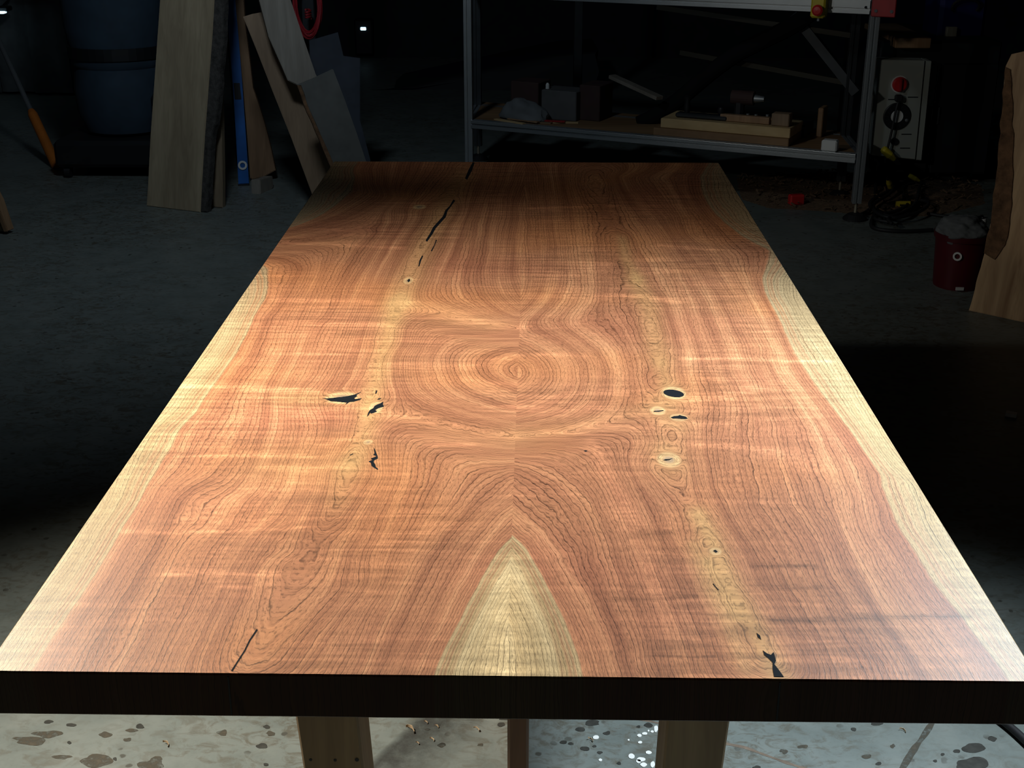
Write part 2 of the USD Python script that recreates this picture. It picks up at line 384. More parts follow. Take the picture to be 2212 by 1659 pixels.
FLAME_SHEEN = '''.62 48 1100,1250 1098,1340 1096,1440
.14 90 480,1200 400,1350
.45 8 885,655 950,668 1020,690 1110,706
.4 8 830,890 910,908 1000,930 1100,945
.3 8 1120,938 1220,930 1320,908
.55 3 610,525 700,527 860,535
.5 3 600,648 690,650 790,650
.45 3 630,700 720,701 830,700
.4 3 590,765 700,764 800,770
.6 4 400,835 520,836 640,840 700,848
.6 4 430,985 560,984 720,985
.55 5 580,1010 660,1014 740,1008
.7 4 270,1148 400,1150 520,1146 650,1142
.6 6 370,1238 470,1240 590,1238
.6 4 480,1266 530,1268 580,1263
.5 20 480,1090 560,1060 640,1040
.4 16 420,1125 520,1130 620,1120
.35 30 500,900 600,890 690,900
.45 6 650,893 730,884 800,880
.45 2 1150,450 1240,447 1330,445
.5 3 1430,530 1480,534 1545,540
.5 3 1290,640 1370,640 1400,638
.45 3 1410,643 1460,652
.75 3 1480,775 1600,776 1700,780 1790,781
.55 6 1480,864 1560,858 1640,838
.5 5 1505,915 1570,918
.5 5 1500,960 1570,962 1660,972
.4 3 1170,766 1260,768
.35 3 1225,848 1310,850
.35 14 1690,980 1760,1010
.4 8 1120,880 1200,890 1290,880
.4 14 1280,960 1320,1040 1370,1120
.3 22 1330,1100 1390,1200 1430,1300
.4 4 1390,1135 1440,1140
-.6 4 1630,1222 1690,1222 1760,1224
-.6 5 1670,1341 1780,1337 1900,1334 2090,1332
-.55 4 1395,1416 1500,1419 1650,1423
-.5 4 1330,1292 1420,1295 1500,1288
-.4 5 1360,1158 1440,1152
-.3 10 1640,1262 1760,1270
.45 4 930,960 1020,958
.4 2 1250,1068 1100,1070
.45 3 800,1000 860,996
.35 4 1010,790 1110,770
.35 4 1010,820 1110,830
.5 4 815,930 700,962'''
KNOTS = [(1455, 849, 40, 22, 3.2), (1421, 887, 26, 15, 3.0), (1466, 902, 30, 12, 2.0), (1445, 993, 40, 26, 3.6), (1546, 1191, 20, 12, 2.6), (740, 859, 56, 20, 2.6), (906, 447, 22, 8, 2.0), (795, 955, 16, 8, 1.6), (812, 880, 24, 20, 1.5), (882, 606, 16, 12, 2.0)]
def polyl(S):
    for l in S.strip().split('\n'):
        w = l.split(); k = next(i for i, x in enumerate(w) if ',' in x)
        yield [float(x) for x in w[:k]], np.array([list(map(float, x.split(','))) for x in w[k:]])
def on_top(px): return at_z(px[:, 0], px[:, 1], ZT)[:, :2]
def resample(P, step):
    s = np.r_[0, np.cumsum(np.linalg.norm(np.diff(P, axis=0), axis=1))]; n = max(2, int(s[-1]/step)); x = np.linspace(0, s[-1], n)
    return np.c_[np.interp(x, s, P[:, 0]), np.interp(x, s, P[:, 1])]
def splat(S, XY, cap=1.0):
    """soft strokes on the table plane; a pixel is smaller across the table than along it"""
    out = np.zeros(len(XY))
    for (k, w), P in polyl(S):
        q = at_z(P[:, 0], P[:, 1], ZT); mx = np.linalg.norm(at_z(P[:, 0]+1, P[:, 1], ZT)-q, axis=1).mean(); my = np.linalg.norm(at_z(P[:, 0], P[:, 1]+1, ZT)-q, axis=1).mean()
        horiz = abs(P[-1, 0]-P[0, 0]) > 2.2*abs(P[-1, 1]-P[0, 1])
        Q = resample(on_top(P), .008); sx, sy = (w*mx, w*my) if not horiz else (w*my*1.2, w*my)
        d2 = np.full(len(XY), 9e9); sel = (XY[:, 0] > Q[:, 0].min()-4*sx) & (XY[:, 0] < Q[:, 0].max()+4*sx) & (XY[:, 1] > Q[:, 1].min()-4*sy) & (XY[:, 1] < Q[:, 1].max()+4*sy)
        A = XY[sel]; d = np.full(len(A), 9e9)
        for q in Q: d = np.minimum(d, ((A[:, 0]-q[0])/sx)**2+((A[:, 1]-q[1])/sy)**2)
        out[sel] += k*np.exp(-d*.7)
    return np.clip(out, -cap, cap)
SEAM = -.0018
def slab(side):
    nx, ny = 156, 640
    x0, x1 = (-W/2, SEAM) if side < 0 else (SEAM, W/2)
    c = .0018
    xs = np.linspace(x0+(c if side < 0 else 0), x1-(c if side > 0 else 0), nx); ys = np.r_[np.linspace(c, L-c, ny)]
    X, Y = np.meshgrid(xs, ys); V = np.c_[X.ravel(), Y.ravel(), np.full(X.size, ZT)]
    idx = np.arange(X.size).reshape(ny, nx)
    q = np.stack([idx[:-1, :-1], idx[:-1, 1:], idx[1:, 1:], idx[1:, :-1]], -1).reshape(-1, 4)
    Fc = [q[:, [0, 1, 2]], q[:, [0, 2, 3]]]
    loop = np.r_[idx[0, :], idx[1:, -1], idx[-1, -2::-1], idx[-2:0:-1, 0]]
    def grow(P, e, z):
        P = P.copy(); P[:, 2] = z
        P[:, 1] += np.where(P[:, 1] < L/2, -e, e)*((P[:, 1] < c*1.5) | (P[:, 1] > L-c*1.5))
        if side < 0: P[:, 0] -= e*(P[:, 0] < x0+c*1.5)
        else: P[:, 0] += e*(P[:, 0] > x1-c*1.5)
        return P
    ring0 = V[loop]; n = len(loop); prev = loop; base = len(V); layers = [V]
    for e, z in ((c, ZT-c), (c, ZT-T+c), (0, ZT-T)):
        layers.append(grow(ring0, e, z)); cur = base+np.arange(n); nxt = np.roll(np.arange(n), -1)
        Fc += [np.c_[prev, cur, cur[nxt]], np.c_[prev, cur[nxt], prev[nxt]]]; prev = cur; base += n
    layers.append(np.array([[(x0+x1)/2, L/2, ZT-T]])); Fc.append(np.c_[prev, np.full(n, base), np.roll(prev, -1)])
    V = np.vstack(layers); XY = V[:, :2]
    P, val = [], []
    for (v,), px in polyl(GRAIN_LEFT if side < 0 else GRAIN_RIGHT):
        p = resample(on_top(px), .03); P.append(p); val.append(np.full(len(p), v))
    f = RBFInterpolator(np.vstack(P), np.concatenate(val), kernel='thin_plate_spline', smoothing=2e-3)
    ring = f(XY)
    gy_, gx_ = np.gradient(ring[:nx*ny].reshape(ny, nx), ys, xs); gr = np.ones(len(V)); gr[:nx*ny] = np.clip((np.hypot(gx_, gy_).ravel()-6)/16, 0, 1)
    knot = np.zeros(len(V))
    for kx, ky, w, h, a in KNOTS:
        o = at_z(kx, ky, ZT); ex = np.linalg.norm(at_z(kx+w/2, ky, ZT)-o); ey = np.linalg.norm(at_z(kx, ky+h/2, ZT)-o)
        if (o[0]-SEAM)*side < 0: continue
        d = np.sqrt(((XY[:, 0]-o[0])/ex)**2+((XY[:, 1]-o[1])/ey)**2)
        ring += a*np.exp(-(d/1.15)**2)*(1+.15*np.sin(d*6)); knot = np.maximum(knot, np.exp(-(d/1.0)**2))
    return V, np.vstack(Fc), dict(ring=ring, pale=splat(PALE, XY), curly_sheen=splat(FLAME_SHEEN, XY), knot=knot, grad=gr, side=np.full(len(V), 0.0 if side < 0 else 4.3))
def math_(op, **k): return ('math', {'math_type': op, **k})
nodes = {
 'pos': ('geometry', {}), 'xyz': ('separate_xyz', {}),
 'ring': ('attribute', {'attribute': 'ring'}), 'pale': ('attribute', {'attribute': 'pale'}), 'flame': ('attribute', {'attribute': 'curly_sheen'}), 'knot': ('attribute', {'attribute': 'knot'}),
 'pinv': math_('multiply_add', value2=-.45, value3=1.0), 'sfac': math_('multiply'), 'sfa2': math_('multiply'), 'grad': ('attribute', {'attribute': 'grad'}),
 'side': ('attribute', {'attribute': 'side'}),
 'mw': ('mapping', {'scale': (16, 6, 6)}), 'wob': ('noise_texture', {'scale': 1.0, 'detail': 4.0, 'roughness': .6}),
 'mf': ('mapping', {'scale': (90, 22, 20)}), 'fin': ('noise_texture', {'scale': 1.0, 'detail': 3.0, 'roughness': .6}),
 'r1': math_('multiply_add', value2=1.15), 'r2': math_('multiply_add', value2=.42),
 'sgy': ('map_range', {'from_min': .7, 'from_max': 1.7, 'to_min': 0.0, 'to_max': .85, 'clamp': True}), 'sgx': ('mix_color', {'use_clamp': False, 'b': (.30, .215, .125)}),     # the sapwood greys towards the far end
 'vx': math_('multiply_add', value2=6.0),
 'V': ('combine_xyz', {}),
 'mt': ('mapping', {'scale': (.42, .9, 1)}), 'tone': ('noise_texture', {'scale': 1.0, 'detail': 6.0, 'roughness': .65}),
 'heart': ('rgb_ramp', {'ramp': [(.26, (.215, .082, .042)), (.45, (.33, .138, .069)), (.56, (.405, .178, .087)), (.74, (.57, .285, .14))]}),
 'sapn': ('rgb_ramp', {'ramp': [(.3, (.315, .212, .100)), (.7, (.50, .375, .205))]}),
 'big': ('noise_texture', {'scale': 2.6, 'detail': 2.0}), 'bigc': ('rgb_ramp', {'ramp': [(.32, (.93, .86, .90)), (.5, (1, 1, 1)), (.68, (1.12, 1.05, .90))]}),
 'tint': ('mix_color', {'blend_type': 'multiply', 'fac': 1.0, 'use_clamp': False}),
 'frac': math_('fraction'), 'line': ('rgb_ramp', {'ramp': [(0, (.45,)*3), (.03, (.85,)*3), (.10, (1.08,)*3), (.45, (1.0,)*3), (.80, (.95,)*3), (.90, (.70,)*3), (.955, (.24,)*3), (1, (.22,)*3)]}),
 'ms': ('mapping', {'scale': (1.7, 1.6, 1)}), 'str': ('noise_texture', {'scale': 1.0, 'detail': 3.0}), 'strr': ('rgb_ramp', {'ramp': [(.33, (.25,)*3), (.60, (1.0,)*3)]}),
 'lmix': ('mix_color', {'blend_type': 'multiply', 'use_clamp': False}),
 'x1': math_('multiply', value2=1.9),
 'x3': math_('multiply', value2=4.6), 'frac3': math_('fraction'), 'line3': ('rgb_ramp', {'ramp': [(0, (.72,)*3), (.12, (1.05,)*3), (.6, (1.0,)*3), (.9, (.80,)*3), (1, (.70,)*3)]}),
 'ms3': ('mapping', {'scale': (2.9, 2.2, 1), 'location': (5, 3, 0)}), 'str3': ('noise_texture', {'scale': 1.0, 'detail': 2.0}), 'str3r': ('rgb_ramp', {'ramp': [(.38, (.05,)*3), (.65, (.85,)*3)]}),
 'lmix3': ('mix_color', {'blend_type': 'multiply', 'use_clamp': False}),
 'mp': ('mapping', {'scale': (13, 120, 1)}), 'por': ('noise_texture', {'scale': 1.0, 'detail': 2.0, 'roughness': .55}), 'porr': ('rgb_ramp', {'ramp': [(.36, (.50,)*3), (.46, (.95,)*3), (.62, (1.0,)*3), (.70, (1.12,)*3)]}),
 'pmix': ('mix_color', {'blend_type': 'multiply', 'fac': .85, 'use_clamp': False}),
 'mc': ('mapping', {'scale': (9, 95, 1)}), 'curl': ('noise_texture', {'scale': 1.0, 'detail': 3.0, 'distortion': .4}), 'curlr': ('rgb_ramp', {'ramp': [(.36, (.74,)*3), (.52, (1.0,)*3), (.68, (1.36,)*3)]}),
 'curlm': ('noise_texture', {'scale': 3.1, 'detail': 2.0}), 'curlmr': ('rgb_ramp', {'ramp': [(.40, (.15,)*3), (.62, (.9,)*3)]}),
 'cmix': ('mix_color', {'blend_type': 'multiply', 'use_clamp': False}),
 'sapx': math_('multiply_add', value2=.1, value3=-2.2), 'sapm': ('rgb_ramp', {'ramp': [(.12, (0,)*3), (.155, (.9,)*3), (.20, (.95,)*3), (.23, (.40,)*3), (.26, (.85,)*3), (.31, (.45,)*3), (.345, (1.0,)*3), (.41, (.75,)*3), (.45, (1.0,)*3), (1, (1.0,)*3)]}),
 'hs': ('mix_color', {'use_clamp': False}),
 'pn': ('mix_color', {'use_clamp': False}), 'palec': ('rgb_ramp', {'ramp': [(.3, (.36, .19, .078)), (.7, (.53, .31, .135))]}),
 'kn': ('mix_color', {'use_clamp': False}), 'knc': ('rgb_ramp', {'ramp': [(.3, (.60, .39, .19)), (.6, (.52, .33, .16)), (.85, (.33, .235, .15))]}), 'knf': ('rgb_ramp', {'ramp': [(.12, (0,)*3), (.32, (.75,)*3), (1, (.85,)*3)]}),
 'fl': ('mix_color', {'blend_type': 'multiply', 'fac': 1.0, 'use_clamp': False}), 'flr': math_('multiply_add', value2=.8, value3=1.0), 'fln': math_('multiply_add', value2=.9), 'flc': ('combine_color', {}),
 'fn': ('mapping', {'scale': (34, 160, 1)}), 'fnn': ('noise_texture', {'scale': 1.0, 'detail': 3.0}), 'flx': math_('multiply'), 'fnr': ('map_range', {'from_min': .3, 'from_max': .7, 'to_min': .3, 'to_max': 1.5}),
 'b': ('bump', {'strength': .25, 'distance': .0006}),
 'p': ('principled_bsdf', {'roughness': .50, 'specular_ior_level': .20}),
}
links = [('pos.position', 'xyz.vector'), ('pos.position', 'mw.vector'), ('mw.vector', 'wob.vector'), ('pos.position', 'mf.vector'), ('mf.vector', 'fin.vector'),
 ('wob.fac', 'r1.value1'), ('ring.fac', 'r1.value3'), ('fin.fac', 'r2.value1'), ('r1.value', 'r2.value3'),
 ('xyz.x', 'vx.value1'), ('r2.value', 'vx.value3'), ('vx.value', 'V.x'), ('xyz.y', 'V.y'), ('side.fac', 'V.z'),
 ('V.vector', 'mt.vector'), ('mt.vector', 'tone.vector'), ('tone.fac', 'heart.fac'), ('tone.fac', 'sapn.fac'), ('tone.fac', 'palec.fac'),
 ('pos.position', 'big.vector'), ('big.fac', 'bigc.fac'), ('heart.color', 'tint.a'), ('bigc.color', 'tint.b'),
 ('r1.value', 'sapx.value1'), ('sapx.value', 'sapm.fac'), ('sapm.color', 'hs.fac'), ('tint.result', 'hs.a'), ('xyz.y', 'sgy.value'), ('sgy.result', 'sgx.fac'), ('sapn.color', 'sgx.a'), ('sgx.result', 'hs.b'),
 ('pale.fac', 'pn.fac'), ('hs.result', 'pn.a'), ('palec.color', 'pn.b'),
 ('knot.fac', 'knf.fac'), ('knot.fac', 'knc.fac'), ('knc.color', 'kn.b'), ('knf.color', 'kn.fac'), ('pn.result', 'kn.a'),
 ('r2.value', 'x1.value1'), ('x1.value', 'frac.value1'), ('frac.value', 'line.fac'), ('V.vector', 'ms.vector'), ('ms.vector', 'str.vector'), ('str.fac', 'strr.fac'), ('pale.fac', 'pinv.value1'), ('strr.color', 'sfac.value1'), ('pinv.value', 'sfac.value2'), ('sfac.value', 'sfa2.value1'), ('grad.fac', 'sfa2.value2'), ('sfa2.value', 'lmix.fac'), ('kn.result', 'lmix.a'), ('line.color', 'lmix.b'),
 ('r2.value', 'x3.value1'), ('x3.value', 'frac3.value1'), ('frac3.value', 'line3.fac'), ('V.vector', 'ms3.vector'), ('ms3.vector', 'str3.vector'), ('str3.fac', 'str3r.fac'), ('str3r.color', 'lmix3.fac'), ('lmix.result', 'lmix3.a'), ('line3.color', 'lmix3.b'),
 ('V.vector', 'mp.vector'), ('mp.vector', 'por.vector'), ('por.fac', 'porr.fac'), ('lmix3.result', 'pmix.a'), ('porr.color', 'pmix.b'),
 ('pos.position', 'mc.vector'), ('mc.vector', 'curl.vector'), ('curl.fac', 'curlr.fac'), ('pos.position', 'curlm.vector'), ('curlm.fac', 'curlmr.fac'), ('curlmr.color', 'cmix.fac'), ('pmix.result', 'cmix.a'), ('curlr.color', 'cmix.b'),
 ('pos.position', 'fn.vector'), ('fn.vector', 'fnn.vector'), ('fnn.fac', 'fnr.value'), ('flame.fac', 'flx.value1'), ('fnr.result', 'flx.value2'), ('flx.value', 'flr.value1'),
 ('flr.value', 'flc.r'), ('flr.value', 'flc.g'), ('flr.value', 'flc.b'), ('cmix.result', 'fl.a'), ('flc.color', 'fl.b'),
 ('pos.true_normal', 'nz.vector'), ('nz.z', 'eg.value'), ('fl.result', 'shade_mix.a'), ('eg.result', 'shade_mix.fac'), ('shade_mix.result', 'p.base_color'), ('por.fac', 'b.height'), ('b.normal', 'p.normal')]
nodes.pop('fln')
nodes['nz'] = ('separate_xyz', {}); nodes['eg'] = ('map_range', {'from_min': .2, 'from_max': .5, 'to_min': .88, 'to_max': 0.0, 'clamp': True}); nodes['shade_mix'] = ('mix_color', {'b': (.045, .022, .012)})     # shade painted on all faces not pointing up, beyond dark oiled end grain
M('walnut_top', nodes, links)

# ------------------------------------------------------------------ other materials
plain('resin', (.012, .014, .017), rough=.22, var=.1)
plain('aluminium', (.42, .45, .47), rough=.38, metal=.75, var=.08)
plain('beam_dark', (.022, .017, .005), rough=.6)
plain('steel_dark', (.05, .055, .06), rough=.45, metal=.6)
plain('rod_steel', (.45, .40, .30), rough=.4, metal=.7)
plain('black_rubber', (.012, .012, .014), rough=.6)
plain('black_paint', (.010, .011, .013), rough=.5)
plain('red_paint', (.36, .012, .018), rough=.4)
plain('red_bright', (.55, .02, .02), rough=.35)
plain('red_bucket', (.085, .003, .008), rough=.4)
plain('hose', (.010, .010, .011), rough=.85, spec=.1)
plain('red_cord', (.45, .02, .03), rough=.6)
plain('yellow_plastic', (.62, .50, .03), rough=.45)
plain('cabinet_grey', (.36, .38, .34), rough=.5, var=.06)
plain('white_plastic', (.75, .76, .74), rough=.5, var=.05)
plain('white_paint', (.92, .93, .90), rough=.45, var=.03)
plain('card_white', (.10, .10, .10), rough=.8)
plain('card_red', (.055, .028, .024), rough=.8)
plain('card_brown', (.24, .15, .08), rough=.85)
plain('blue_level', (.015, .12, .42), rough=.4)
plain('blue_fabric', (.028, .052, .08), rough=.8)
plain('blue_dark', (.02, .035, .075), rough=.7)
plain('blue_tool', (.008, .01, .09), rough=.5)
plain('sheet_grey', (.13, .13, .12), rough=.8)
plain('sheet_blue', (.05, .06, .08), rough=.75)
plain('tarp', (.018, .02, .022), rough=.7)
plain('wall_dark', (.03, .033, .038), rough=.9)
plain('orange_grip', (.55, .16, .02), rough=.6)
plain('bag_plastic', (.15, .16, .165), rough=.7, spec=.2)
plain('bark', (.06, .055, .05), rough=.95, var=.6, scale=40, bump=.01)
plain('bark_brown', (.17, .09, .045), rough=.95, var=.6, scale=30, bump=.01)
plain('stain_dark', (.05, .05, .044), rough=.35, var=.35, scale=60)
M('stain_brown', {'g': ('geometry', {}), 'n': ('noise_texture', {'scale': 70.0, 'detail': 6.0, 'roughness': .7}), 'mr': ('map_range', {'from_min': .36, 'from_max': .62, 'to_min': .15, 'to_max': .85, 'clamp': True}), 't': ('transparent_bsdf', {'color': (1, 1, 1)}), 'p': ('principled_bsdf', {'base_color': (.095, .08, .055), 'roughness': .7}), 'mix': ('mix_closure', {})},
  [('g.position', 'n.vector'), ('n.fac', 'mr.value'), ('mr.result', 'mix.fac'), ('t.BSDF', 'mix.closure1'), ('p.BSDF', 'mix.closure2')], surface='mix.closure')
plain('joint_brown', (.18, .135, .10), rough=.9, var=.3, scale=60)
plain('chip', (.5, .36, .22), rough=.8)
plain('sawdust', (.17, .105, .06), rough=.95, var=.5, scale=60, bump=.006)
plain('shaving', (.15, .09, .05), rough=.9, var=.4, scale=30)
plank('oak_grey', (.36, .29, .19), (.50, .41, .275))
plank('oak_grey2', (.24, .18, .115), (.33, .255, .165))
plank('board_red', (.27, .155, .08), (.40, .24, .13))
plank('plank_brown', (.25, .165, .10), (.36, .25, .155))
plank('plank_grey', (.24, .215, .18), (.33, .30, .255))
plank('slab_tan', (.27, .135, .055), (.76, .52, .29), sc=(14, 14, 1.6))
plank('pine', (.62, .43, .20), (.72, .53, .27), sc=(2.5, 30, 30))
plank('ply_brown', (.26, .15, .07), (.34, .20, .10), sc=(2.5, 30, 30))
plank('leg_oak', (.36, .23, .12), (.50, .34, .18), sc=(45, 45, 3))
plank('panel_walnut', (.24, .13, .075), (.36, .20, .12), sc=(40, 40, 3))
M('led', {'e': ('emission', {'color': (.55, .85, 1.0), 'strength': 1.7})}, [], surface='e.emission')
# poured concrete: mottled grey-green with small round damp spots, scratches and dusty patches
M('concrete', {'g': ('geometry', {}), 'n': ('noise_texture', {'scale': 7.0, 'detail': 9.0, 'roughness': .68}), 'r': ('rgb_ramp', {'ramp': [(.3, (.135, .157, .145)), (.5, (.18, .205, .19)), (.7, (.22, .24, .22))]}),
  'v': ('voronoi_texture', {'scale': 30.0, 'randomness': 1.0}), 'dn': ('noise_texture', {'scale': 55.0, 'detail': 3.0}), 'da': ('math', {'math_type': 'multiply_add', 'value2': .35}),
  'thr': ('rgb_ramp', {'ramp': [(.34, (1, 1, 1)), (.40, (0, 0, 0))]}), 'pick': ('noise_texture', {'scale': 9.0, 'detail': 2.0}), 'pk': ('rgb_ramp', {'ramp': [(.50, (0, 0, 0)), (.62, (1, 1, 1))]}),
  'sp': ('mix_color', {'blend_type': 'multiply', 'fac': 1.0}), 'sepc': ('mix_color', {'b': (.075, .075, .062)}),
  'm2': ('mapping', {'scale': (22, 34, 1), 'rotation': (0, 0, .5)}), 'n2': ('noise_texture', {'scale': 1.0, 'detail': 7.0, 'roughness': .7, 'distortion': 1.2}), 'r2': ('rgb_ramp', {'ramp': [(.48, (0, 0, 0)), (.62, (.85, .85, .85))]}),
  'big': ('noise_texture', {'scale': 1.3, 'detail': 3.0}), 'bigr': ('rgb_ramp', {'ramp': [(.36, (0.15, .15, .15)), (.58, (1, 1, 1))]}), 'br': ('mix_color', {'blend_type': 'multiply', 'fac': 1.0}),
  'dirt': ('mix_color', {'b': (.10, .085, .058)}), 'b': ('bump', {'strength': .3, 'distance': .002}), 'p': ('principled_bsdf', {'roughness': .5})},
  [('g.position', 'n.vector'), ('n.fac', 'r.fac'), ('g.position', 'v.vector'), ('g.position', 'dn.vector'), ('dn.fac', 'da.value1'), ('v.distance', 'da.value3'), ('da.value', 'thr.fac'),
   ('g.position', 'pick.vector'), ('pick.fac', 'pk.fac'), ('thr.color', 'sp.a'), ('pk.color', 'sp.b'), ('g.position', 'm2.vector'), ('m2.vector', 'n2.vector'), ('n2.fac', 'r2.fac'),
   ('g.position', 'big.vector'), ('big.fac', 'bigr.fac'), ('r2.color', 'br.a'), ('bigr.color', 'br.b'), ('br.result', 'dirt.fac'), ('r.color', 'dirt.a'),
   ('sp.result', 'sepc.fac'), ('dirt.result', 'sepc.a'), ('sepc.result', 'p.base_color'), ('n.fac', 'b.height'), ('b.normal', 'p.normal')])

# ------------------------------------------------------------------ the setting
floor = obj('floor', box(0, 4.2, -.05, 13, 15, .1), 'concrete', kind='structure')
obj('wall_back', box(0, 10.5, 2, 13, .2, 4), 'wall_dark', kind='structure')
obj('wall_left', box(-6.4, 4.2, 2, .2, 12.4, 4), 'wall_dark', kind='structure')
obj('wall_right', box(6.4, 4.2, 2, .2, 12.4, 4), 'wall_dark', kind='structure')
obj('wall_front', box(0, -3.2, 2, 13, .2, 4), 'wall_dark', kind='structure')
obj('ceiling', box(0, 4.2, 4.05, 13, 15, .1), 'wall_dark', kind='structure')
# stains, joints and paint spots that lie on the concrete: parts of the floor
def fl_part(name, mesh, mat, label=None): return obj(name, mesh, mat, floor, label=label)
DARK = [(303, 1569, 18, 9), (105, 1559, 20, 8), (153, 1566, 22, 8), (1254, 1576, 20, 9), (1311, 1584, 14, 8), (1280, 1562, 30, 11), (1217, 1604, 16, 8), (1233, 1607, 12, 6), (1263, 1618, 18, 9), (1284, 1612, 10, 5), (1296, 1626, 12, 6),
        (1337, 1649, 10, 7), (1401, 1567, 18, 10), (1379, 1570, 8, 5), (2103, 1617, 46, 21), (2098, 1652, 70, 32), (2144, 1596, 20, 11), (1893, 1563, 24, 9), (2020, 1644, 10, 6), (2066, 1623, 14, 8), (2036, 1630, 8, 6), (1635, 1658, 16, 7),
        (1844, 1576, 12, 8), (1898, 1650, 12, 7), (1083, 1566, 16, 9), (1095, 1553, 40, 5), (885, 1571, 9, 6), (923, 1576, 11, 5), (948, 1566, 8, 4), (566, 1612, 26, 11), (576, 1570, 14, 8), (150, 1605, 9, 7), (248, 1640, 8, 7), (575, 1652, 12, 6)]
BROWN = [(283, 1578, 22, 9), (227, 1587, 26, 12), (275, 1598, 20, 9), (60, 1600, 70, 18), (110, 1585, 60, 16), (215, 1644, 60, 26), (330, 1650, 60, 26), (1928, 1612, 11, 8), (1693, 1623, 18, 10), (1869, 1634, 22, 9), (1734, 1613, 20, 8), (955, 1610, 16, 9), (1037, 1609, 12, 5), (480, 1583, 20, 12), (585, 1584, 18, 9), (130, 1635, 40, 10)]
for k, s in enumerate(DARK): fl_part('stain', blob(*s, seed=k), 'stain_dark')
for k, s in enumerate(BROWN): fl_part('stain', blob(*s, seed=k+60, rough=.5, t=.0004), 'stain_brown')
WHITE = [(1287, 1593, 13, 9), (1381, 1589, 10, 7), (1393, 1585, 11, 6), (1409, 1581, 7, 5), (1401, 1579, 4, 4), (1383, 1604, 9, 6), (1401, 1626, 13, 8), (1364, 1634, 13, 11), (1385, 1641, 17, 10), (1390, 1652, 14, 10), (1379, 1645, 10, 8), (1297, 1642, 7, 6), (1358, 1599, 4, 4), (1417, 1575, 9, 14), (1410, 1652, 9, 14)]
for k, s in enumerate(WHITE): fl_part('paint_spot', blob(*s, seed=k+120, rough=.16, t=.0009), 'white_paint', 'white dried paint spot')
def strip(P, w, seed=0):
    P = np.asarray(P, float); P = resample(P, 8); n = np.gradient(P, axis=0); n = np.c_[-n[:, 1], n[:, 0]]/np.linalg.norm(n, axis=1)[:, None]
    ww = w*(.55+.9*noise(np.c_[P*.05, P[:, :1]*0], seed))[:, None]
    Q = at_z(*np.vstack([P+n*ww/2, (P-n*ww/2)[::-1]]).T); return slab_of(Q[:, :2], 0, .0003)
fl_part('joint', strip([(1566, 1606), (1610, 1615), (1650, 1630), (1700, 1648), (1760, 1668)], 6), 'joint_brown')
fl_part('joint', strip([(1320, 1551), (1370, 1553), (1400, 1557), (1425, 1563)], 4, 3), 'joint_brown')
fl_part('joint', strip([(2022, 1550), (1995, 1590), (1970, 1625), (1940, 1675)], 12, 5), 'stain_brown')

# leg shadow painted across the concrete, sharp on one side and fading out on the other
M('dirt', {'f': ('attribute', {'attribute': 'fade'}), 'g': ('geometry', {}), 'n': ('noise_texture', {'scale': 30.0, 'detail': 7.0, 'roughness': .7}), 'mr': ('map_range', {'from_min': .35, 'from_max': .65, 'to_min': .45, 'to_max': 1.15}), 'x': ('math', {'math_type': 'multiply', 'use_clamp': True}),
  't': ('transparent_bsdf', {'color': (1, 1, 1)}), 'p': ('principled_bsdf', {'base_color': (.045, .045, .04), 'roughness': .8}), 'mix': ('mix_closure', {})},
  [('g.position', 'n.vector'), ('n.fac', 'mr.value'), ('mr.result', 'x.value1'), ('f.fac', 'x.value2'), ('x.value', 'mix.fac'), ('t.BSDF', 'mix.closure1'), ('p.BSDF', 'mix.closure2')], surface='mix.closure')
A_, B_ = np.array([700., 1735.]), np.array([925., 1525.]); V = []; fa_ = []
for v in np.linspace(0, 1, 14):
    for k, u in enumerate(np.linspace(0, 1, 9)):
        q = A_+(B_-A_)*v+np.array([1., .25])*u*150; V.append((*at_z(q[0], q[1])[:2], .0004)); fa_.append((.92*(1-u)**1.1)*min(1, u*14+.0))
i = (np.arange(13)[:, None]*9+np.arange(8)).ravel(); mm = fl_part('dirt_band', (np.array(V), np.vstack([np.c_[i, i+1, i+10], np.c_[i, i+10, i+9]])), 'dirt', 'painted shadow band')
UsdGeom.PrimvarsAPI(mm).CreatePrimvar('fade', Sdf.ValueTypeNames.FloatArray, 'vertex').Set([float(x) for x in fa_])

# ------------------------------------------------------------------ the table
table = thing('dining_table', 'large bookmatched walnut dining table with live sapwood edges and black filled knots', 'table', (0, L/2, 0))
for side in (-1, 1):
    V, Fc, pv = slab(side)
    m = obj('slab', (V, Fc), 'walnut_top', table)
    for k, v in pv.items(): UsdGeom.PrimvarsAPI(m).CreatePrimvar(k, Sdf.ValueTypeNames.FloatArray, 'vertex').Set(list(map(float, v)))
def inlay(px, name='resin_fill', dz=.0004):
    q = on_top(np.asarray(px, float)); g = Polygon(q).buffer(0)
    g = max(getattr(g, 'geoms', [g]), key=lambda a: a.area).intersection(sbox(-W/2+.002, .002, W/2-.002, L-.002))
    g = max(getattr(g, 'geoms', [g]), key=lambda a: a.area)
    m = trimesh.creation.extrude_polygon(g, .012+dz, engine='earcut'); m.apply_translation((0, 0, ZT-.012)); return obj(name, m, 'resin', table)
def zp(ox, oy, s, S): return [(ox+float(a)/s, oy+float(b)/s) for a, b in (p.split(',') for p in S.split())]
K1, K2 = (680, 820, 7.9), (1380, 820, 7.54)
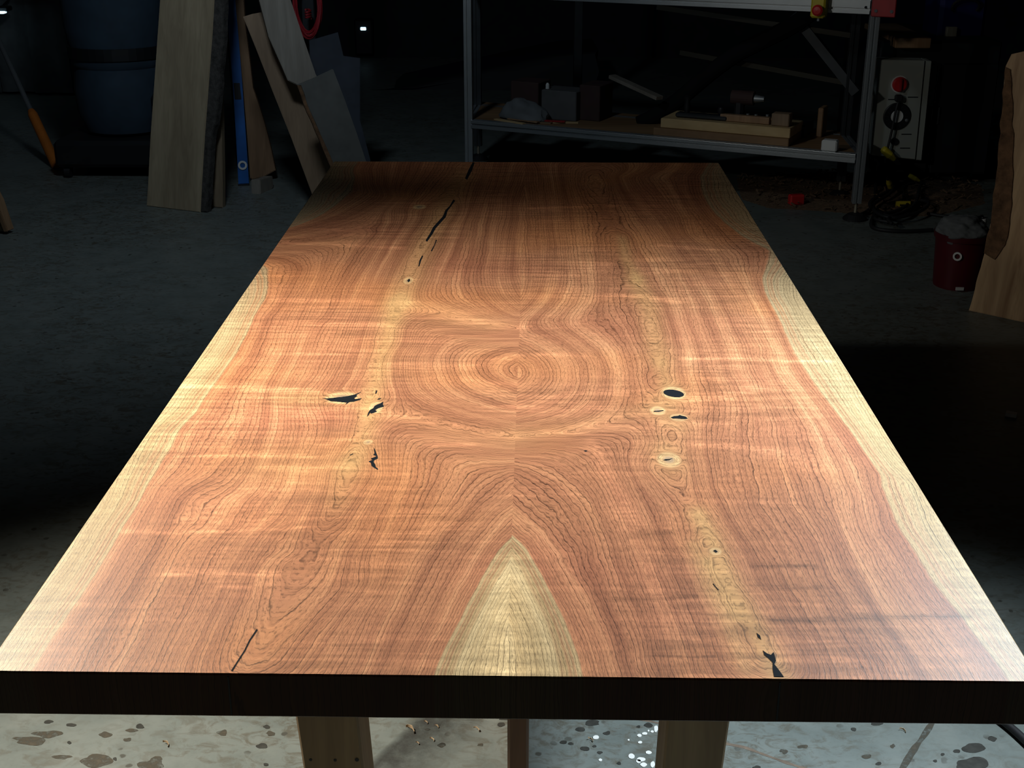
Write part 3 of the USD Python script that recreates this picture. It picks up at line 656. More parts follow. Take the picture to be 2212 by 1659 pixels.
for z, S in ((K1, '130,320 200,325 330,312 470,298 560,285 680,258 790,212 710,262 720,285 668,318 690,338 800,322 760,350 660,378 590,385 525,425 545,395 480,388 380,378 270,370 200,340'),
             (K1, '1165,380 1150,390 1120,410 1070,425 1020,455 1000,490 945,520 915,560 890,635 920,600 945,560 960,580 1000,570 1060,545 1030,520 1080,490 1180,460 1160,430'),
             (K1, '1005,1160 1030,1210 1045,1250 1070,1310 1075,1345 1010,1380 1000,1410 1030,1450 1040,1495 1080,1525 1070,1540 1020,1510 975,1480 955,1420 920,1400 980,1375 960,1345 1000,1335 1055,1310 1000,1285 1020,1260'),
             (K1, '1030,245 1045,190 1068,188 1050,238'), (K1, '1068,342 1085,325 1132,318 1100,342'), (K1, '590,1290 650,1265 655,1272 600,1295'),
             (K2, ' '.join('%.0f,%.0f' % (567+166*math.cos(a)-7*math.sin(a), 227+24*math.cos(a)+56*math.sin(a)) for a in np.linspace(0, 2*np.pi, 28, endpoint=False))),
             (K2, '243,514 330,508 400,499 405,508 330,521 245,526'), (K2, '520,617 570,600 640,592 665,580 700,592 760,605 795,635 760,645 690,640 620,632 550,635'),
             (K2, '400,1312 440,1298 480,1302 552,1281 500,1311 440,1320'),
             ((1412, 1050, 2.724), '642,968 665,985 690,995 705,978 712,1000 720,1030 710,1050 730,1075 745,1095 765,1123 708,1123 700,1080 700,1040 670,1010 650,995'), ((1412, 1050, 2.724), '605,865 625,880 632,905 612,890'),
             ((0, 0, 1), '1261,974 1265,973 1269,974 1265,976'), ((0, 0, 1), '880,606 884,602 886,606 882,610'), ((0, 0, 1), '1541,1190 1545,1188 1550,1192 1546,1194')):
    inlay(zp(*z, S))
from shapely.geometry import LineString
def crackline(z, S, w):
    p = LineString(zp(*z, S)); g = p.buffer(w/2, cap_style=2); c = np.array(g.exterior.coords)
    c[:, 0] += (noise(np.c_[c*.35, c[:, :1]*0], 4)-.5)*w*.9; return inlay(c, 'crack_fill')
Z1_, Z5_ = (600, 340, 3.95), (0, 1050, 2.724)
crackline(Z1_, '1672,45 1640,110 1600,185', 4.5); crackline(Z1_, '1510,365 1470,420 1440,455 1420,510 1380,555 1340,600 1310,650 1270,715', 4.5)
crackline(Z1_, '1355,705 1335,750 1310,800', 2); crackline(Z1_, '1235,840 1215,880 1205,930', 2)
crackline(Z5_, '1515,845 1470,910 1440,970 1400,1030 1365,1088', 2.6)
crackline((1412, 1050, 2.724), '350,575 365,595 382,612', 1.5)
for a, b in (((500, 1453), (493, 1547)), ((1684, 1469), (1679, 1556))):       # the same two splits run down the end grain
    P = at_y(np.array([a[0], b[0]]), np.array([a[1], b[1]]), 0); x = P[:, 0].mean()
    obj('end_crack', box(x, -.0001, ZT-T/2, .0016, .001, T-.006), 'black_paint', table)
# base: a pair of square splayed legs under each end, and an upright panel between them
ZB = ZT-T
def leg(pxl, pxr, y, depth, mirror=False):
    f = [at_y(np.array([a[0]]), np.array([a[1]]), y)[0] for a in (*pxl, *pxr)]
    (a0, a1, b0, b1) = f
    def xat(p, q, z): return p[0]+(q[0]-p[0])*(z-p[2])/(q[2]-p[2])
    yy = (y, y+depth) if not mirror else (L-y-depth, L-y); V = []
    for z in (ZB, 0.0):
        xl, xr = xat(a0, a1, z), xat(b0, b1, z); V += [(xl, yy[0], z), (xr, yy[0], z), (xr, yy[1], z), (xl, yy[1], z)]
    V = np.array(V); c = .003; Q = []
    for k in range(8):
        for ax in range(2):
            v = V[k].copy(); o = V[(k//4)*4:(k//4)*4+4].mean(0); v[ax] += c*np.sign(o[ax]-v[ax]); Q.append(v)
    return trimesh.convex.convex_hull(np.array(Q))
LL = (((638, 1549), (655, 1659)), ((773, 1549), (785, 1659))); LR = (((1441, 1553), (1432, 1659)), ((1577, 1555), (1562, 1659)))
for (l, r) in (LL, LR):
    for mir in (False, True):
        lg = obj('leg', leg(l, r, .42, .086, mir), 'leg_oak', table)
for k, (px, py) in enumerate([(671, 1641), (724, 1642), (771, 1641)]):       # screw holes in the left leg
    p = at_y(np.array([px]), np.array([py]), .42)[0]; obj('screw_hole', cyl(p+[0, .004, 0], p+[0, -.0005, 0], .0022 if k < 2 else .003, 12), 'black_paint', table)
pl, pr = at_y(np.array([1096, 1142]), np.array([1600, 1600]), .62); 
obj('center_panel', box((pl[0]+pr[0])/2, 1.24, ZB/2, pr[0]-pl[0], 1.24, ZB, bevel=.004), 'panel_walnut', table)

# ------------------------------------------------------------------ small wood chips on the floor
def chip_mesh(o, s=1.0, seed=0):
    r = np.random.default_rng(seed); n = 9; t = np.linspace(0, 1, n); a = t*2.2
    P = np.c_[np.cos(a)*.006*s*(1+.4*t), np.sin(a)*.006*s*(1+t), .002*s+.003*s*t]; w = .0025*s*(.6+r.random(n))
    V = np.vstack([P+[0, 0, 0], P+np.c_[w*0, w*.3, w]]); V = np.vstack([V, V+[.0006, .0006, 0]]); Fc = []
    for k in range(n-1):
        Fc += [(k, k+1, n+k+1), (k, n+k+1, n+k), (2*n+k, 3*n+k+1, 2*n+k+1), (2*n+k, 3*n+k, 3*n+k+1), (n+k, n+k+1, 3*n+k+1), (n+k, 3*n+k+1, 3*n+k), (k, 2*n+k+1, k+1), (k, 2*n+k, 2*n+k+1)]
    V[:, 2] -= V[:, 2].min(); V[:, 2] += .0006
    return trimesh.Trimesh(V+o, Fc, process=False)
CH = [(884, 1586, 2.4, 'largest curled wood chip on the painted shadow band under the table'), (919, 1565, 1.0, 'small pale wood chip at the back of the dark floor band'), (942, 1574, 1.1, 'small pale wood chip right of the dark floor band'),
      (932, 1603, 1.2, 'small wood chip on clean concrete below the dark floor band'), (901, 1610, .9, 'tiny wood chip at the edge of the dark floor band'), (1028, 1582, 1.6, 'thin pale shaving left of the upright panel under the table'),
      (355, 1615, 1.8, 'pale curled shaving on stained concrete at lower left'), (1275, 1604, 1.3, 'pale chip among dark spots right of the upright panel'), (1950, 1584, 1.5, 'pale shaving on concrete right of the right table leg')]
for k, (px, py, s, lb) in enumerate(CH):
    p = at_z(np.array([px]), np.array([py]))[0]; obj('wood_chip', chip_mesh(p, s*.62, k), 'chip', label=lb, cat='wood chip', group='wood chips on the floor')
p, q = at_z(np.array([2172, 2196]), np.array([897, 901])); obj('wood_offcut_strip', bar(p+[0, 0, .006], q+[0, 0, .006], sbox(-.012, -.005, .012, .005)), 'white_plastic', label='thin pale strip lying alone on the dark floor right of the table', cat='offcut')

# ------------------------------------------------------------------ boards leaning at the left
ln = Lean((316, 445), (432, 459), 9)
b = thing('wide_board', 'widest grey brown board with a dark live edge leaning at left', 'board', ln.A)
obj('plank', ln.solid([(316, 445), (432, 459), (436, 380), (441, 300), (447, 220), (452, 150), (458, 70), (462, 0), (476, -220), (360, -220), (345, 0), (338, 100), (331, 200), (324, 300), (319, 400)], .045), 'oak_grey', b)
obj('bark_edge', Lean((316, 445), (432, 459), 9, off=-.006).solid(live([(425, 458), (447, 458), (451, 400), (457, 320), (465, 250), (472, 190), (478, 130), (484, 0), (497, -220), (470, -220), (458, 0), (448, 150)], 2.5, 9, 3), .036), 'bark', b, label='dark bark edge')
b = Lean((380, 444), (481, 449), 8)
obj('board', b.solid([(400, 445), (449, 447), (481, 449), (480, 350), (478, 250), (476, 140), (482, 0), (490, -200), (420, -200), (405, 200)], .035), 'oak_grey2', label='brown board standing half hidden behind the wide live edged board', cat='board')
s = Lean((514, 402), (539, 401), 8)
lv = thing('spirit_level', 'long blue spirit level leaning upright between the boards', 'spirit level', s.A)
obj('body', s.solid([(515, 398), (538, 397), (531, 290), (524, 190), (516, 90), (508, 0), (497, -150), (476, -150), (487, 0), (496, 100), (504, 200), (510, 300)], .03), 'blue_level', lv)
obj('end_cap', s.solid([(514, 404), (540, 402), (538, 396), (514, 398)], .034), 'black_rubber', lv)
s2 = Lean((514, 402), (539, 401), 8, off=.002)
obj('vial_window', s2.solid([(503, 178), (519, 178), (523, 216), (506, 216)], .02), 'black_paint', lv, label='dark vial window')
c0 = on_plane(np.array([524.]), np.array([357.]), s2.A, s2.n)[0]
obj('vial_ring', lathe([(.013, -.01), (.023, -.01), (.023, .003), (.013, .003), (.013, -.01)], c0, s2.n, 24), 'white_plastic', lv, label='pale ring around end vial')
b = Lean((538, 392), (596, 392), 7)
obj('board', b.solid([(545, 388), (570, 382), (595, 368), (585, 320), (572, 270), (560, 230), (546, 190), (538, 120), (530, 60), (516, -150), (500, -150), (510, 60), (524, 180), (534, 300), (540, 384)], .03), 'board_red', label='reddish board with a ragged foot just right of the blue level', cat='board')
b = Lean((562, 420), (592, 406), 4)
obj('wood_offcut', b.solid([(563, 420), (576, 419), (591, 405), (589, 380), (576, 385), (562, 388)], .05), 'plank_grey', label='small broken grey offcut at the foot of the reddish board', cat='offcut')
b = Lean((690, 462), (780, 458), 8)
obj('board', b.solid([(690, 466), (785, 460), (752, 400), (720, 345), (690, 290), (660, 215), (642, 178), (616, 100), (588, 22), (545, 30), (525, 36), (555, 110), (590, 200), (630, 300), (670, 408)], .04), 'plank_brown', label='brown board leaning steeply to the left beside the table corner', cat='board')
b = Lean((790, 455), (860, 450), 6, off=.10)
obj('board', b.solid([(800, 455), (850, 450), (760, 300), (682, 160), (655, 80), (628, 0), (575, -150), (505, -150), (560, 0), (581, 81), (607, 139), (622, 174), (655, 190), (700, 290), (760, 400)], .035), 'plank_grey', label='grey weathered board leaning over the brown one, ending at the dark sheet', cat='board')
b = Lean((770, 468), (840, 462), 5, off=.20)
sh = thing('dark_sheet', 'dark grey sheet with a rough bark edge leaning behind the table corner', 'board', b.A)
obj('sheet', b.solid([(770, 469), (840, 463), (815, 405), (790, 345), (770, 285), (745, 215), (720, 150), (682, 168), (643, 184), (668, 240), (700, 310), (735, 390)], .03), 'sheet_grey', sh)
obj('bark_edge', Lean((770, 468), (840, 462), 5, off=.203).solid(live([(770, 470), (776, 462), (735, 385), (704, 312), (672, 240), (650, 184), (642, 184), (660, 232), (690, 300), (722, 378)], 1.5, 8, 9), .02), 'bark_brown', sh, label='ragged bark edge')
b = Lean((700, 408), (800, 404), 3)
obj('panel', b.solid([(690, 409), (806, 404), (800, 345), (778, 260), (778, 126), (742, 121), (730, 70), (668, 88), (675, 250)], .02), 'sheet_blue', label='blue grey sheet panel standing behind the leaning boards', cat='panel')
# a dark steel rack upright that they lean on
bp = at_z(np.array([505., 668.]), np.array([385., 385.]))
rk = thing('lumber_rack', 'dark steel rack upright standing behind the leaning boards', 'rack', (bp[:, 0].mean(), bp[0, 1]+.28, 0))
for q in bp: obj('upright', box(q[0], q[1]+.28, 1.2, .07, .07, 2.4, bevel=.005), 'steel_dark', rk)
obj('cross_bar', box(bp[:, 0].mean(), bp[0, 1]+.28, 1.95, abs(bp[1, 0]-bp[0, 0])+.3, .05, .08, bevel=.005), 'steel_dark', rk)
# red cord coiled and hung on the rack
yc = bp[0, 1]+.16; o = at_y(np.array([668.]), np.array([30.]), yc)[0]; hang = []
for k in range(9):
    t = np.linspace(0, 2*np.pi, 26); a = .062+.007*math.sin(k*2.1); h = .155+.012*math.cos(k*1.7)
    hang.append(tube(np.c_[o[0]+a*np.cos(t)+.004*math.sin(k*5), yc-.02-.004*k+.006*np.sin(3*t+k), o[2]+.05+h*np.sin(t)+.008*math.cos(k*3)], .0055, 6, 1))
cd = thing('extension_cord', 'red cord wound in a coil hanging from the rack above the boards', 'cord', o)
obj('coil', hang, 'red_cord', cd); obj('wrap', tube([(o[0]+.012*math.cos(t), yc-.035+.035*math.sin(t), o[2]-.02+.002*t) for t in np.linspace(0, 22, 60)], .0055, 6, 1), 'red_cord', cd)
obj('hook', tube([(o[0], yc+.09, o[2]+.2), (o[0], yc-.05, o[2]+.2), (o[0], yc-.06, o[2]+.225)], .005, 8, 4), 'steel_dark', cd)

# ------------------------------------------------------------------ far left: tool with an orange grip, boards, dust bag on a machine, plastic curtain
g0, g1, g2 = at_z(np.array([124.]), np.array([363.]))[0], at_y(np.array([70.]), np.array([243.]), 6.2)[0], at_y(np.array([3.]), np.array([100.]), 6.45)[0]
g1 = g0+(g2-g0)*.46; g3 = g0+(g2-g0)*1.6
t = thing('push_pole', 'thin grey pole with an orange lower sleeve leaning at far left', 'pole', g0)
obj('shaft', cyl(g1, g3, .014, 16), 'aluminium', t); obj('sleeve', lathe([(.0, 0), (.026, 0), (.028, .02), (.026, np.linalg.norm(g1-g0)-.03), (.018, np.linalg.norm(g1-g0)), (0, np.linalg.norm(g1-g0))], g0, g1-g0, 20), 'orange_grip', t)
for k, (xa, xb, xt, lb, m) in enumerate([(-14, 4, -60, 'leftmost of the three thin boards leaning at the left border', 'plank_grey'), (6, 16, -42, 'middle grey board of the three leaning at the left border', 'oak_grey2'), (17, 31, -30, 'right orange brown board of the three leaning at the left border', 'board_red')]):
    b = Lean((xa, 500), (xb, 500-k*3), 6, off=.02*k)
    obj('thin_board', b.solid([(xa, 500), (xb, 500-3*k), ((xb+xt+14)/2+2, 430), (xt+14, 380), (xt-70, 250), (xt-86, 250), (xt, 380)], .02), m, label=lb, cat='board', group='thin boards at the left border')
m0 = at_z(np.array([230.]), np.array([402.]))[0]; dc = m0+[0, .45, 0]
d = thing('dust_collector', 'dark blue dust collector with bulging cloth bags behind the pole', 'dust collector', (dc[0], dc[1], 0))
obj('base', box(dc[0], dc[1], .13, .62, .6, .14, bevel=.02), 'black_paint', d)
for sx, sy in ((-1, -1), (1, -1), (-1, 1), (1, 1)): obj('caster', lathe([(0, -.015), (.03, -.015), (.03, .015), (0, .015)], (dc[0]+sx*.26, dc[1]+sy*.25, .03), (1, 0, 0), 18), 'black_rubber', d)
for sx, sy in ((-1, -1), (1, -1), (-1, 1), (1, 1)): obj('caster_stem', cyl((dc[0]+sx*.26, dc[1]+sy*.25, .05), (dc[0]+sx*.26, dc[1]+sy*.25, .08), .012, 10), 'steel_dark', d)
obj('lower_bag', lathe([(.10, .19), (.21, .22), (.245, .32), (.25, .44), (.235, .55), (.25, .57), (.25, .60)], (dc[0], dc[1], 0), n=40), 'blue_fabric', d, smooth=40)
obj('belt', lathe([(.245, .60), (.262, .60), (.262, .66), (.245, .66), (.245, .60)], (dc[0], dc[1], 0), n=40), 'black_paint', d)
obj('filter_bag', lathe([(.25, .66), (.265, .75), (.27, 1.0), (.262, 1.3), (.24, 1.5), (.15, 1.58), (0, 1.6)], (dc[0], dc[1], 0), n=40), 'blue_fabric', d, smooth=40)
obj('motor', lathe([(0, 0), (.10, 0), (.11, .03), (.11, .2), (.08, .24), (0, .24)], (dc[0]+.28, dc[1]-.1, .2), n=28), 'steel_dark', d)
# hanging plastic strips
cy = 8.3; cps = []
cv = thing('plastic_curtain', 'grey plastic strip curtain hanging at the far left', 'curtain', (-3.4, cy, 0))
for k in range(9):
    x = -4.6+k*.26; u = np.linspace(0, .27, 7); y = cy+.018*np.sin(u*30+k)+.03*(k % 2); V = np.vstack([np.c_[x+u, y, u*0+z] for z in np.linspace(.02, 2.9, 12)])
    V[:, 1] += .012*np.sin(V[:, 2]*3+k); i = np.arange(11*7).reshape(11, 7)[:, :6].ravel(); V2 = V+[0, .003, 0]; n = len(V)
    Fc = np.vstack([np.c_[i, i+1, i+8], np.c_[i, i+8, i+7], n+np.c_[i, i+8, i+1], n+np.c_[i, i+7, i+8]]); obj('strip', (np.vstack([V, V2]), Fc), 'bag_plastic', cv, smooth=True)
obj('rail', box(-3.43, cy, 2.93, 2.5, .06, .06, bevel=.005), 'steel_dark', cv)

# ------------------------------------------------------------------ far dark middle: covered stack and a box with a small lit lamp
yb = 8.6; P = at_y(np.array([792., 900., 1003., 1110., 1200., 1290.]), np.array([207., 182., 158., 138., 118., 112.]), yb)
V = []; nr = 7
for p in P:
    for k, (dy, fz) in enumerate([(0, 0), (0, .5), (.02, .93), (.08, 1.0), (.75, 1.03), (.82, .9), (.84, 0)]): V.append((p[0]+.02*math.sin(k*3+p[0]*9), p[1]+dy+.02*math.sin(p[0]*11+k), p[2]*fz))
V = np.array(V); i = (np.arange(len(P)-1)[:, None]*nr+np.arange(nr-1)).ravel()
Fc = np.vstack([np.c_[i, i+nr, i+nr+1], np.c_[i, i+nr+1, i+1], [[0, k, k+1] for k in range(1, nr-1)], [[len(V)-nr, len(V)-nr+k+1, len(V)-nr+k] for k in range(1, nr-1)]])
obj('covered_stack', (V, Fc), 'tarp', smooth=50, label='dark tarp draped over a low stack in the shadow behind the table', cat='tarp')
o = at_y(np.array([787.]), np.array([60.]), 10.38)[0]
e = thing('charger_box', 'small dark box on the far wall with a bright bluish indicator', 'charger', (o[0], 10.4, o[2]-.1))
obj('housing', box(o[0], 10.36, o[2]-.07, .16, .10, .30, bevel=.015), 'black_paint', e); obj('indicator', box(o[0], 10.305, o[2], .050, .012, .028, bevel=.008), 'led', e, label='glowing bluish white indicator')
o = at_y(np.array([0.]), np.array([24.]), 8.0)[0]
e = thing('wall_lamp', 'small bright lamp head cut by the left border near the top', 'lamp', o)
obj('head', box(o[0]-.03, 8.05, o[2]+.012, .16, .10, .03, bevel=.006), 'steel_dark', e); obj('diffuser', box(o[0]-.03, 8.0, o[2]-.008, .13, .06, .016, bevel=.004), 'led', e, label='lit bluish diffuser'); obj('arm', cyl((o[0]-.03, 8.05, o[2]), (o[0]-.03, 8.26, o[2]+.05), .008), 'steel_dark', e)

# ------------------------------------------------------------------ aluminium extrusion frame of a machine with a shelf
Pr = at_z(np.array([1846.]), np.array([474.]))[0]
zb = at_y(np.array([1840.]), np.array([352.]), Pr[1])[0][2]           # underside of the low rail
Pl = at_z(np.array([1013.]), np.array([275.]), zb)[0]; Pl = np.array([Pl[0], Pl[1], 0])
zt = at_y(np.array([1871.]), np.array([31.]), Pr[1])[0][2]            # underside of the top rail
zfoot = at_y(np.array([1841.]), np.array([438.]), Pr[1])[0][2]
ex = (Pr-Pl)/np.linalg.norm(Pr-Pl); en = np.array([-ex[1], ex[0], 0]); ey = np.array([.06, 1.0, 0]); ey /= np.linalg.norm(ey); LEN = np.linalg.norm(Pr-Pl); DEP = .46
def fp(a, b, z): return Pl+ex*a+ey*b+np.array([0, 0, z])
def profile(w, h=None):
    """T-slot section: rounded rectangle with a groove in each face (two on the long faces)"""
    h = h or w; g = sbox(-w/2, -h/2, w/2, h/2).buffer(-.002).buffer(.002, quad_segs=3)
    n = max(1, round(h/w))
    for k in range(n):
        c = -h/2+(k+.5)*h/n
        for s in (-1, 1): g = g.difference(sbox(s*w/2-.008, c-.005, s*w/2+.008, c+.005)).difference(sbox(*(sorted((s*(w/2-.004), s*(w/2-.010)))[0], c-.008, sorted((s*(w/2-.004), s*(w/2-.010)))[1], c+.008)))
    for s in (-1, 1): g = g.difference(sbox(-.005, s*h/2-.008, .005, s*h/2+.008))
    return g
PW = .042; P1, P2 = profile(PW), profile(PW, PW*2)
fr = thing('shelf_rack', 'tall aluminium profile rack with a low shelf behind the table', 'rack', (Pl+Pr)/2+ey*DEP/2)
ZTOP = zt+.10
for a in (0, LEN):
    for bb in (0, DEP):
        obj('post', bar(fp(a, bb, zfoot), fp(a, bb, ZTOP), P1, hint=ey), 'aluminium' if bb == 0 else 'steel_dark', fr)
        rd = obj('foot_rod', cyl(fp(a, bb, .02), fp(a, bb, zfoot), .008, 14), 'rod_steel', fr); obj('foot_pad', lathe([(0, 0), (.055, 0), (.055, .008), (.035, .026), (.012, .034), (0, .034)], fp(a, bb, 0), n=28), 'black_rubber', fr)
h = PW/2
for bb in (0, DEP):
    obj('low_rail', bar(fp(h, bb, zb+h), fp(LEN-h, bb, zb+h), P1), 'aluminium', fr)
    obj('top_rail', bar(fp(h, bb, zt+PW), fp(LEN-h, bb, zt+PW), P2, hint=(0, 0, 1)), 'aluminium', fr)
for a in (0, LEN):
    obj('side_rail', bar(fp(a, h, zb+h), fp(a, DEP-h, zb+h), P1), 'aluminium', fr); obj('side_rail', bar(fp(a, h, zt+PW), fp(a, DEP-h, zt+PW), P2), 'aluminium', fr)
V = np.array([fp(a, bb, z) for a in (h*.5, LEN-h*.5) for bb in (h+.002, .56) for z in (zb+PW-.014, zb+PW-.001)]); obj('shelf', trimesh.convex.convex_hull(V), 'ply_brown', fr)
ZS = zb+PW-.001
br = fp(LEN+.02, -h-.004, zt+.04)
def fbox(a, b, z, sx, sy, sz, bevel=.0):
    m = box(0, 0, 0, sx, sy, sz, bevel=bevel); TT = np.eye(4); TT[:3, 0], TT[:3, 1], TT[:3, 3] = ex, en, fp(a, b, z); m.apply_transform(TT); return m
ck = obj('corner_bracket', fbox(LEN+.030, -h-.006, zt+.046, .104, .012, .106, .003), 'red_paint', fr, label='red corner plate')
for a in (-.005, .062): obj('bolt', cyl(fp(LEN+a, -h-.012, zt+.018), fp(LEN+a, -h-.018, zt+.018), .007, 12), 'aluminium', ck)
obj('bolt', cyl(fp(LEN-.047, -h-.004, zt+.03), fp(LEN-.047, -h+.004, zt+.03), .006, 12), 'steel_dark', fr)
# emergency stop hung on the top rail
def fa(px, py, b=0.0):
    q = on_plane(np.array([float(px)]), np.array([float(py)]), fp(0, b, 0), en)[0]; return (q-Pl)@ex, q[2]
a0, z0 = fa(1741, 38, -.05); a1, _ = fa(1777, 38, -.05); am = (a0+a1)/2; w_ = a1-a0
es = thing('emergency_stop', 'yellow box with a red push button on the top rail', 'emergency stop', fp(am, -.05, z0))
obj('housing', fbox(am, -h-.032, z0+.055, w_*.86, .06, .105, .008), 'yellow_plastic', es)
q = fp(am-.007, -h-.062, z0+.038); obj('button', lathe([(0, -.002), (.014, -.002), (.014, .012), (.024, .014), (.024, .024), (.016, .030), (0, .031)], q, -en, 28), 'red_bright', es)
obj('gland', cyl(fp(am, -h-.032, z0+.004), fp(am, -h-.032, z0-.012), .007, 12), 'aluminium', es)
q = at_z(np.array([1246.]), np.array([240.]))[0]; obj('steel_post', box(q[0], max(q[1], 6.6), 1.1, .06, .06, 2.2, bevel=.005), 'steel_dark', label='thin dark steel post standing behind the aluminium rack', cat='post')
# things on the shelf -------------------------------------------------
def shelf_box(pxl, pxr, pyb, pyt, b, depth, mat, name, label, cat, bevel=.004, z=ZS, rot=0):
    al, zl = fa(pxl, pyb, b); ar, _ = fa(pxr, pyb, b); _, zt_ = fa((pxl+pxr)/2, pyt, b); H = max(.02, zt_-fa((pxl+pxr)/2, pyb, b)[1])
    return (al+ar)/2, abs(ar-al), H
def sput(name, label, cat, mat, pxl, pxr, b, H, depth, z=ZS, bevel=.004, build=None, group=None):
    al = fa(pxl, 280, b)[0]; ar = fa(pxr, 280, b)[0]
    return obj(name, fbox((al+ar)/2, b+depth/2, z+H/2, abs(ar-al), depth, H, bevel), mat, label=label, cat=cat, group=group)
al = fa(1440, 300, .03)[0]; ar = fa(1735, 320, .03)[0]
sput('brown_board', 'flat brown board lying on the shelf under the pale one', 'board', 'ply_brown', 1440, 1737, .03, .036, .30, bevel=.003)
sput('pale_board', 'pale pine board lying on top of the brown board on the shelf', 'board', 'pine', 1452, 1735, .04, .046, .24, z=ZS+.037, bevel=.003)
ZP = ZS+.084
sput('wood_block', 'small brown wood block on the right end of the pale board', 'wood block', 'plank_brown', 1681, 1720, .07, .058, .06, z=ZP)
def stick(name, label, pxl, pxr, b, H, t, mat, rot=.0, cat='stick'):
    al = fa(pxl, 280, b)[0]; ar = fa(pxr, 280, b)[0]; obj(name, bar(fp(al, b, ZP+H), fp(ar, b+rot, ZP+H), sbox(-t, -t, t, t).buffer(-t*.2).buffer(t*.2, quad_segs=2)), mat, label=label, cat=cat)
stick('wood_stick', 'reddish wood stick lying along the pale board', 1572, 1678, .10, .017, .016, 'board_red')
ah = fa(1508, 250, .10)[0]
hm = thing('hand_plane', 'dark hand plane lying at the left end of the pale board', 'hand plane', fp(ah, .1, ZP))
obj('sole', fbox(ah+.06, .11, ZP+.012, .26, .06, .022, .006), 'steel_dark', hm); obj('tote', lathe([(.012, .02), (.016, .05), (.012, .08), (.018, .10), (0, .11)], fp(ah-.02, .11, ZP), n=16), 'black_paint', hm, smooth=40); obj('knob', lathe([(.010, .02), (.018, .045), (.014, .06), (0, .065)], fp(ah+.15, .11, ZP), n=16), 'black_paint', hm, smooth=40)
ar_ = fa(1637, 215, .18)[0]
dr = thing('drill', 'dark drill with a red body behind the sticks on the shelf', 'drill', fp(ar_, .2, ZP))
obj('motor', cyl(fp(ar_-.06, .2, ZP+.10), fp(ar_+.05, .2, ZP+.10), .034, 20), 'card_red', dr); obj('grip', fbox(ar_-.02, .2, ZP+.045, .045, .05, .09, .012), 'black_paint', dr); obj('chuck', cyl(fp(ar_+.05, .2, ZP+.10), fp(ar_+.10, .2, ZP+.10), .02, 16, .012), 'aluminium', dr); obj('battery', fbox(ar_-.02, .2, ZP+.012, .08, .065, .024, .006), 'black_paint', dr)
for k, (px, lb) in enumerate([(1640, 'left shiny metal fitting beside the drill'), (1658, 'middle shiny metal fitting beside the drill'), (1684, 'right shiny metal fitting behind the wood block')]):
    a = fa(px, 240, .15)[0]; obj('fitting', lathe([(0, 0), (.013, 0), (.013, .012), (.008, .016), (.008, .034), (0, .034)], fp(a, .15+.02*(k == 2), ZP+(.0 if k < 2 else .0)), n=14), 'aluminium', label=lb, cat='metal fitting', group='metal fittings on the pale board')
a = fa(1795, 320, -.01)[0]; wb = sput('white_block', 'white plastic block at the right end of the low rail', 'plastic block', 'white_plastic', 1778, 1812, -.018, .052, .05, z=zb+PW, bevel=.006)
# dark offcuts and a case in the back right of the shelf
for k, (px0, px1, b, H, dp, m, nm, lb, ct) in enumerate([(1745, 1800, .28, .06, .18, 'black_paint', 'tool_case', 'flat black tool case right of the pale board on the shelf', 'case'), (1828, 1840, .34, .14, .10, 'ply_brown', 'offcut_block', 'brown block against the right post at the back of the shelf', 'wood block'),
        (1300, 1345, .26, .18, .18, 'card_red', 'dark_carton', 'dark red carton in the middle back of the shelf', 'box'), (1208, 1284, .20, .15, .16, 'card_white', 'white_carton', 'white carton in the left part of the shelf', 'box'),
        (1152, 1212, .28, .17, .16, 'card_red', 'red_brown_carton', 'dark red brown carton left of the white carton', 'box')]):
    sput(nm, lb, ct, m, px0, px1, b, H, dp)
a = fa(1215, 250, .12)[0]; obj('glue_cap', lathe([(0, 0), (.010, 0), (.010, .02), (.005, .03), (0, .03)], fp(fa(1216, 200, .24)[0], .24, ZS+.150), n=14), 'white_plastic', label='tiny white cap standing on the white carton', cat='cap')
# crumpled bag
def heap(c, sx, sy, sz, seed, n=3, rough=.35):
    m = trimesh.creation.icosphere(subdivisions=n); v = m.vertices; d = .65+rough*2*(fbm(v*1.6+seed*3.3, 4, seed)-.5)+.35; v = v*d[:, None]*[sx, sy, sz]
    v[:, 2] = np.where(v[:, 2] < 0, v[:, 2]*.08, v[:, 2]); v[:, 2] -= v[:, 2].min(); m.vertices = v@np.array([ex, ey, [0, 0, 1]])+c; return m
obj('plastic_bag', heap(fp(fa(1150, 245, .13)[0], .13, ZS), .13, .09, .10, 5), 'bag_plastic', smooth=30, label='crumpled grey plastic bag at the left end of the shelf', cat='bag')
def shelf_strip(px0, py0, px1, py1, b0, b1, t, mat, nm, lb, ct):
    p = on_plane(np.array([float(px0)]), np.array([float(py0)]), fp(0, b0, 0), en)[0]; q = on_plane(np.array([float(px1)]), np.array([float(py1)]), fp(0, b1, 0), en)[0]; obj(nm, bar(p, q, sbox(-t, -t*.4, t, t*.4)), mat, label=lb, cat=ct)
shelf_strip(1322, 165, 1425, 212, .40, .22, .022, 'plank_grey', 'grey_batten', 'grey batten lying tilted across the cartons on the shelf', 'batten')
for k in range(5):
    p = fp(fa(1080+k*28, 258, .07)[0], .06+.01*k, ZS+.003+.007*(k % 2)); obj('wood_lath', bar(p, p+ex*.17+ey*.03*(k-2), sbox(-.012, -.003, .012, .003)), ['pine', 'board_red', 'card_brown', 'red_paint', 'pine'][k], label=['leftmost pale thin slat on the front of the shelf', 'reddish thin slat second from left on the shelf front', 'brown thin slat in the middle of the shelf front', 'dark red thin slat below the white carton', 'pale thin slat right of the others on the shelf front'][k], cat='slat', group='thin slats on the shelf front')
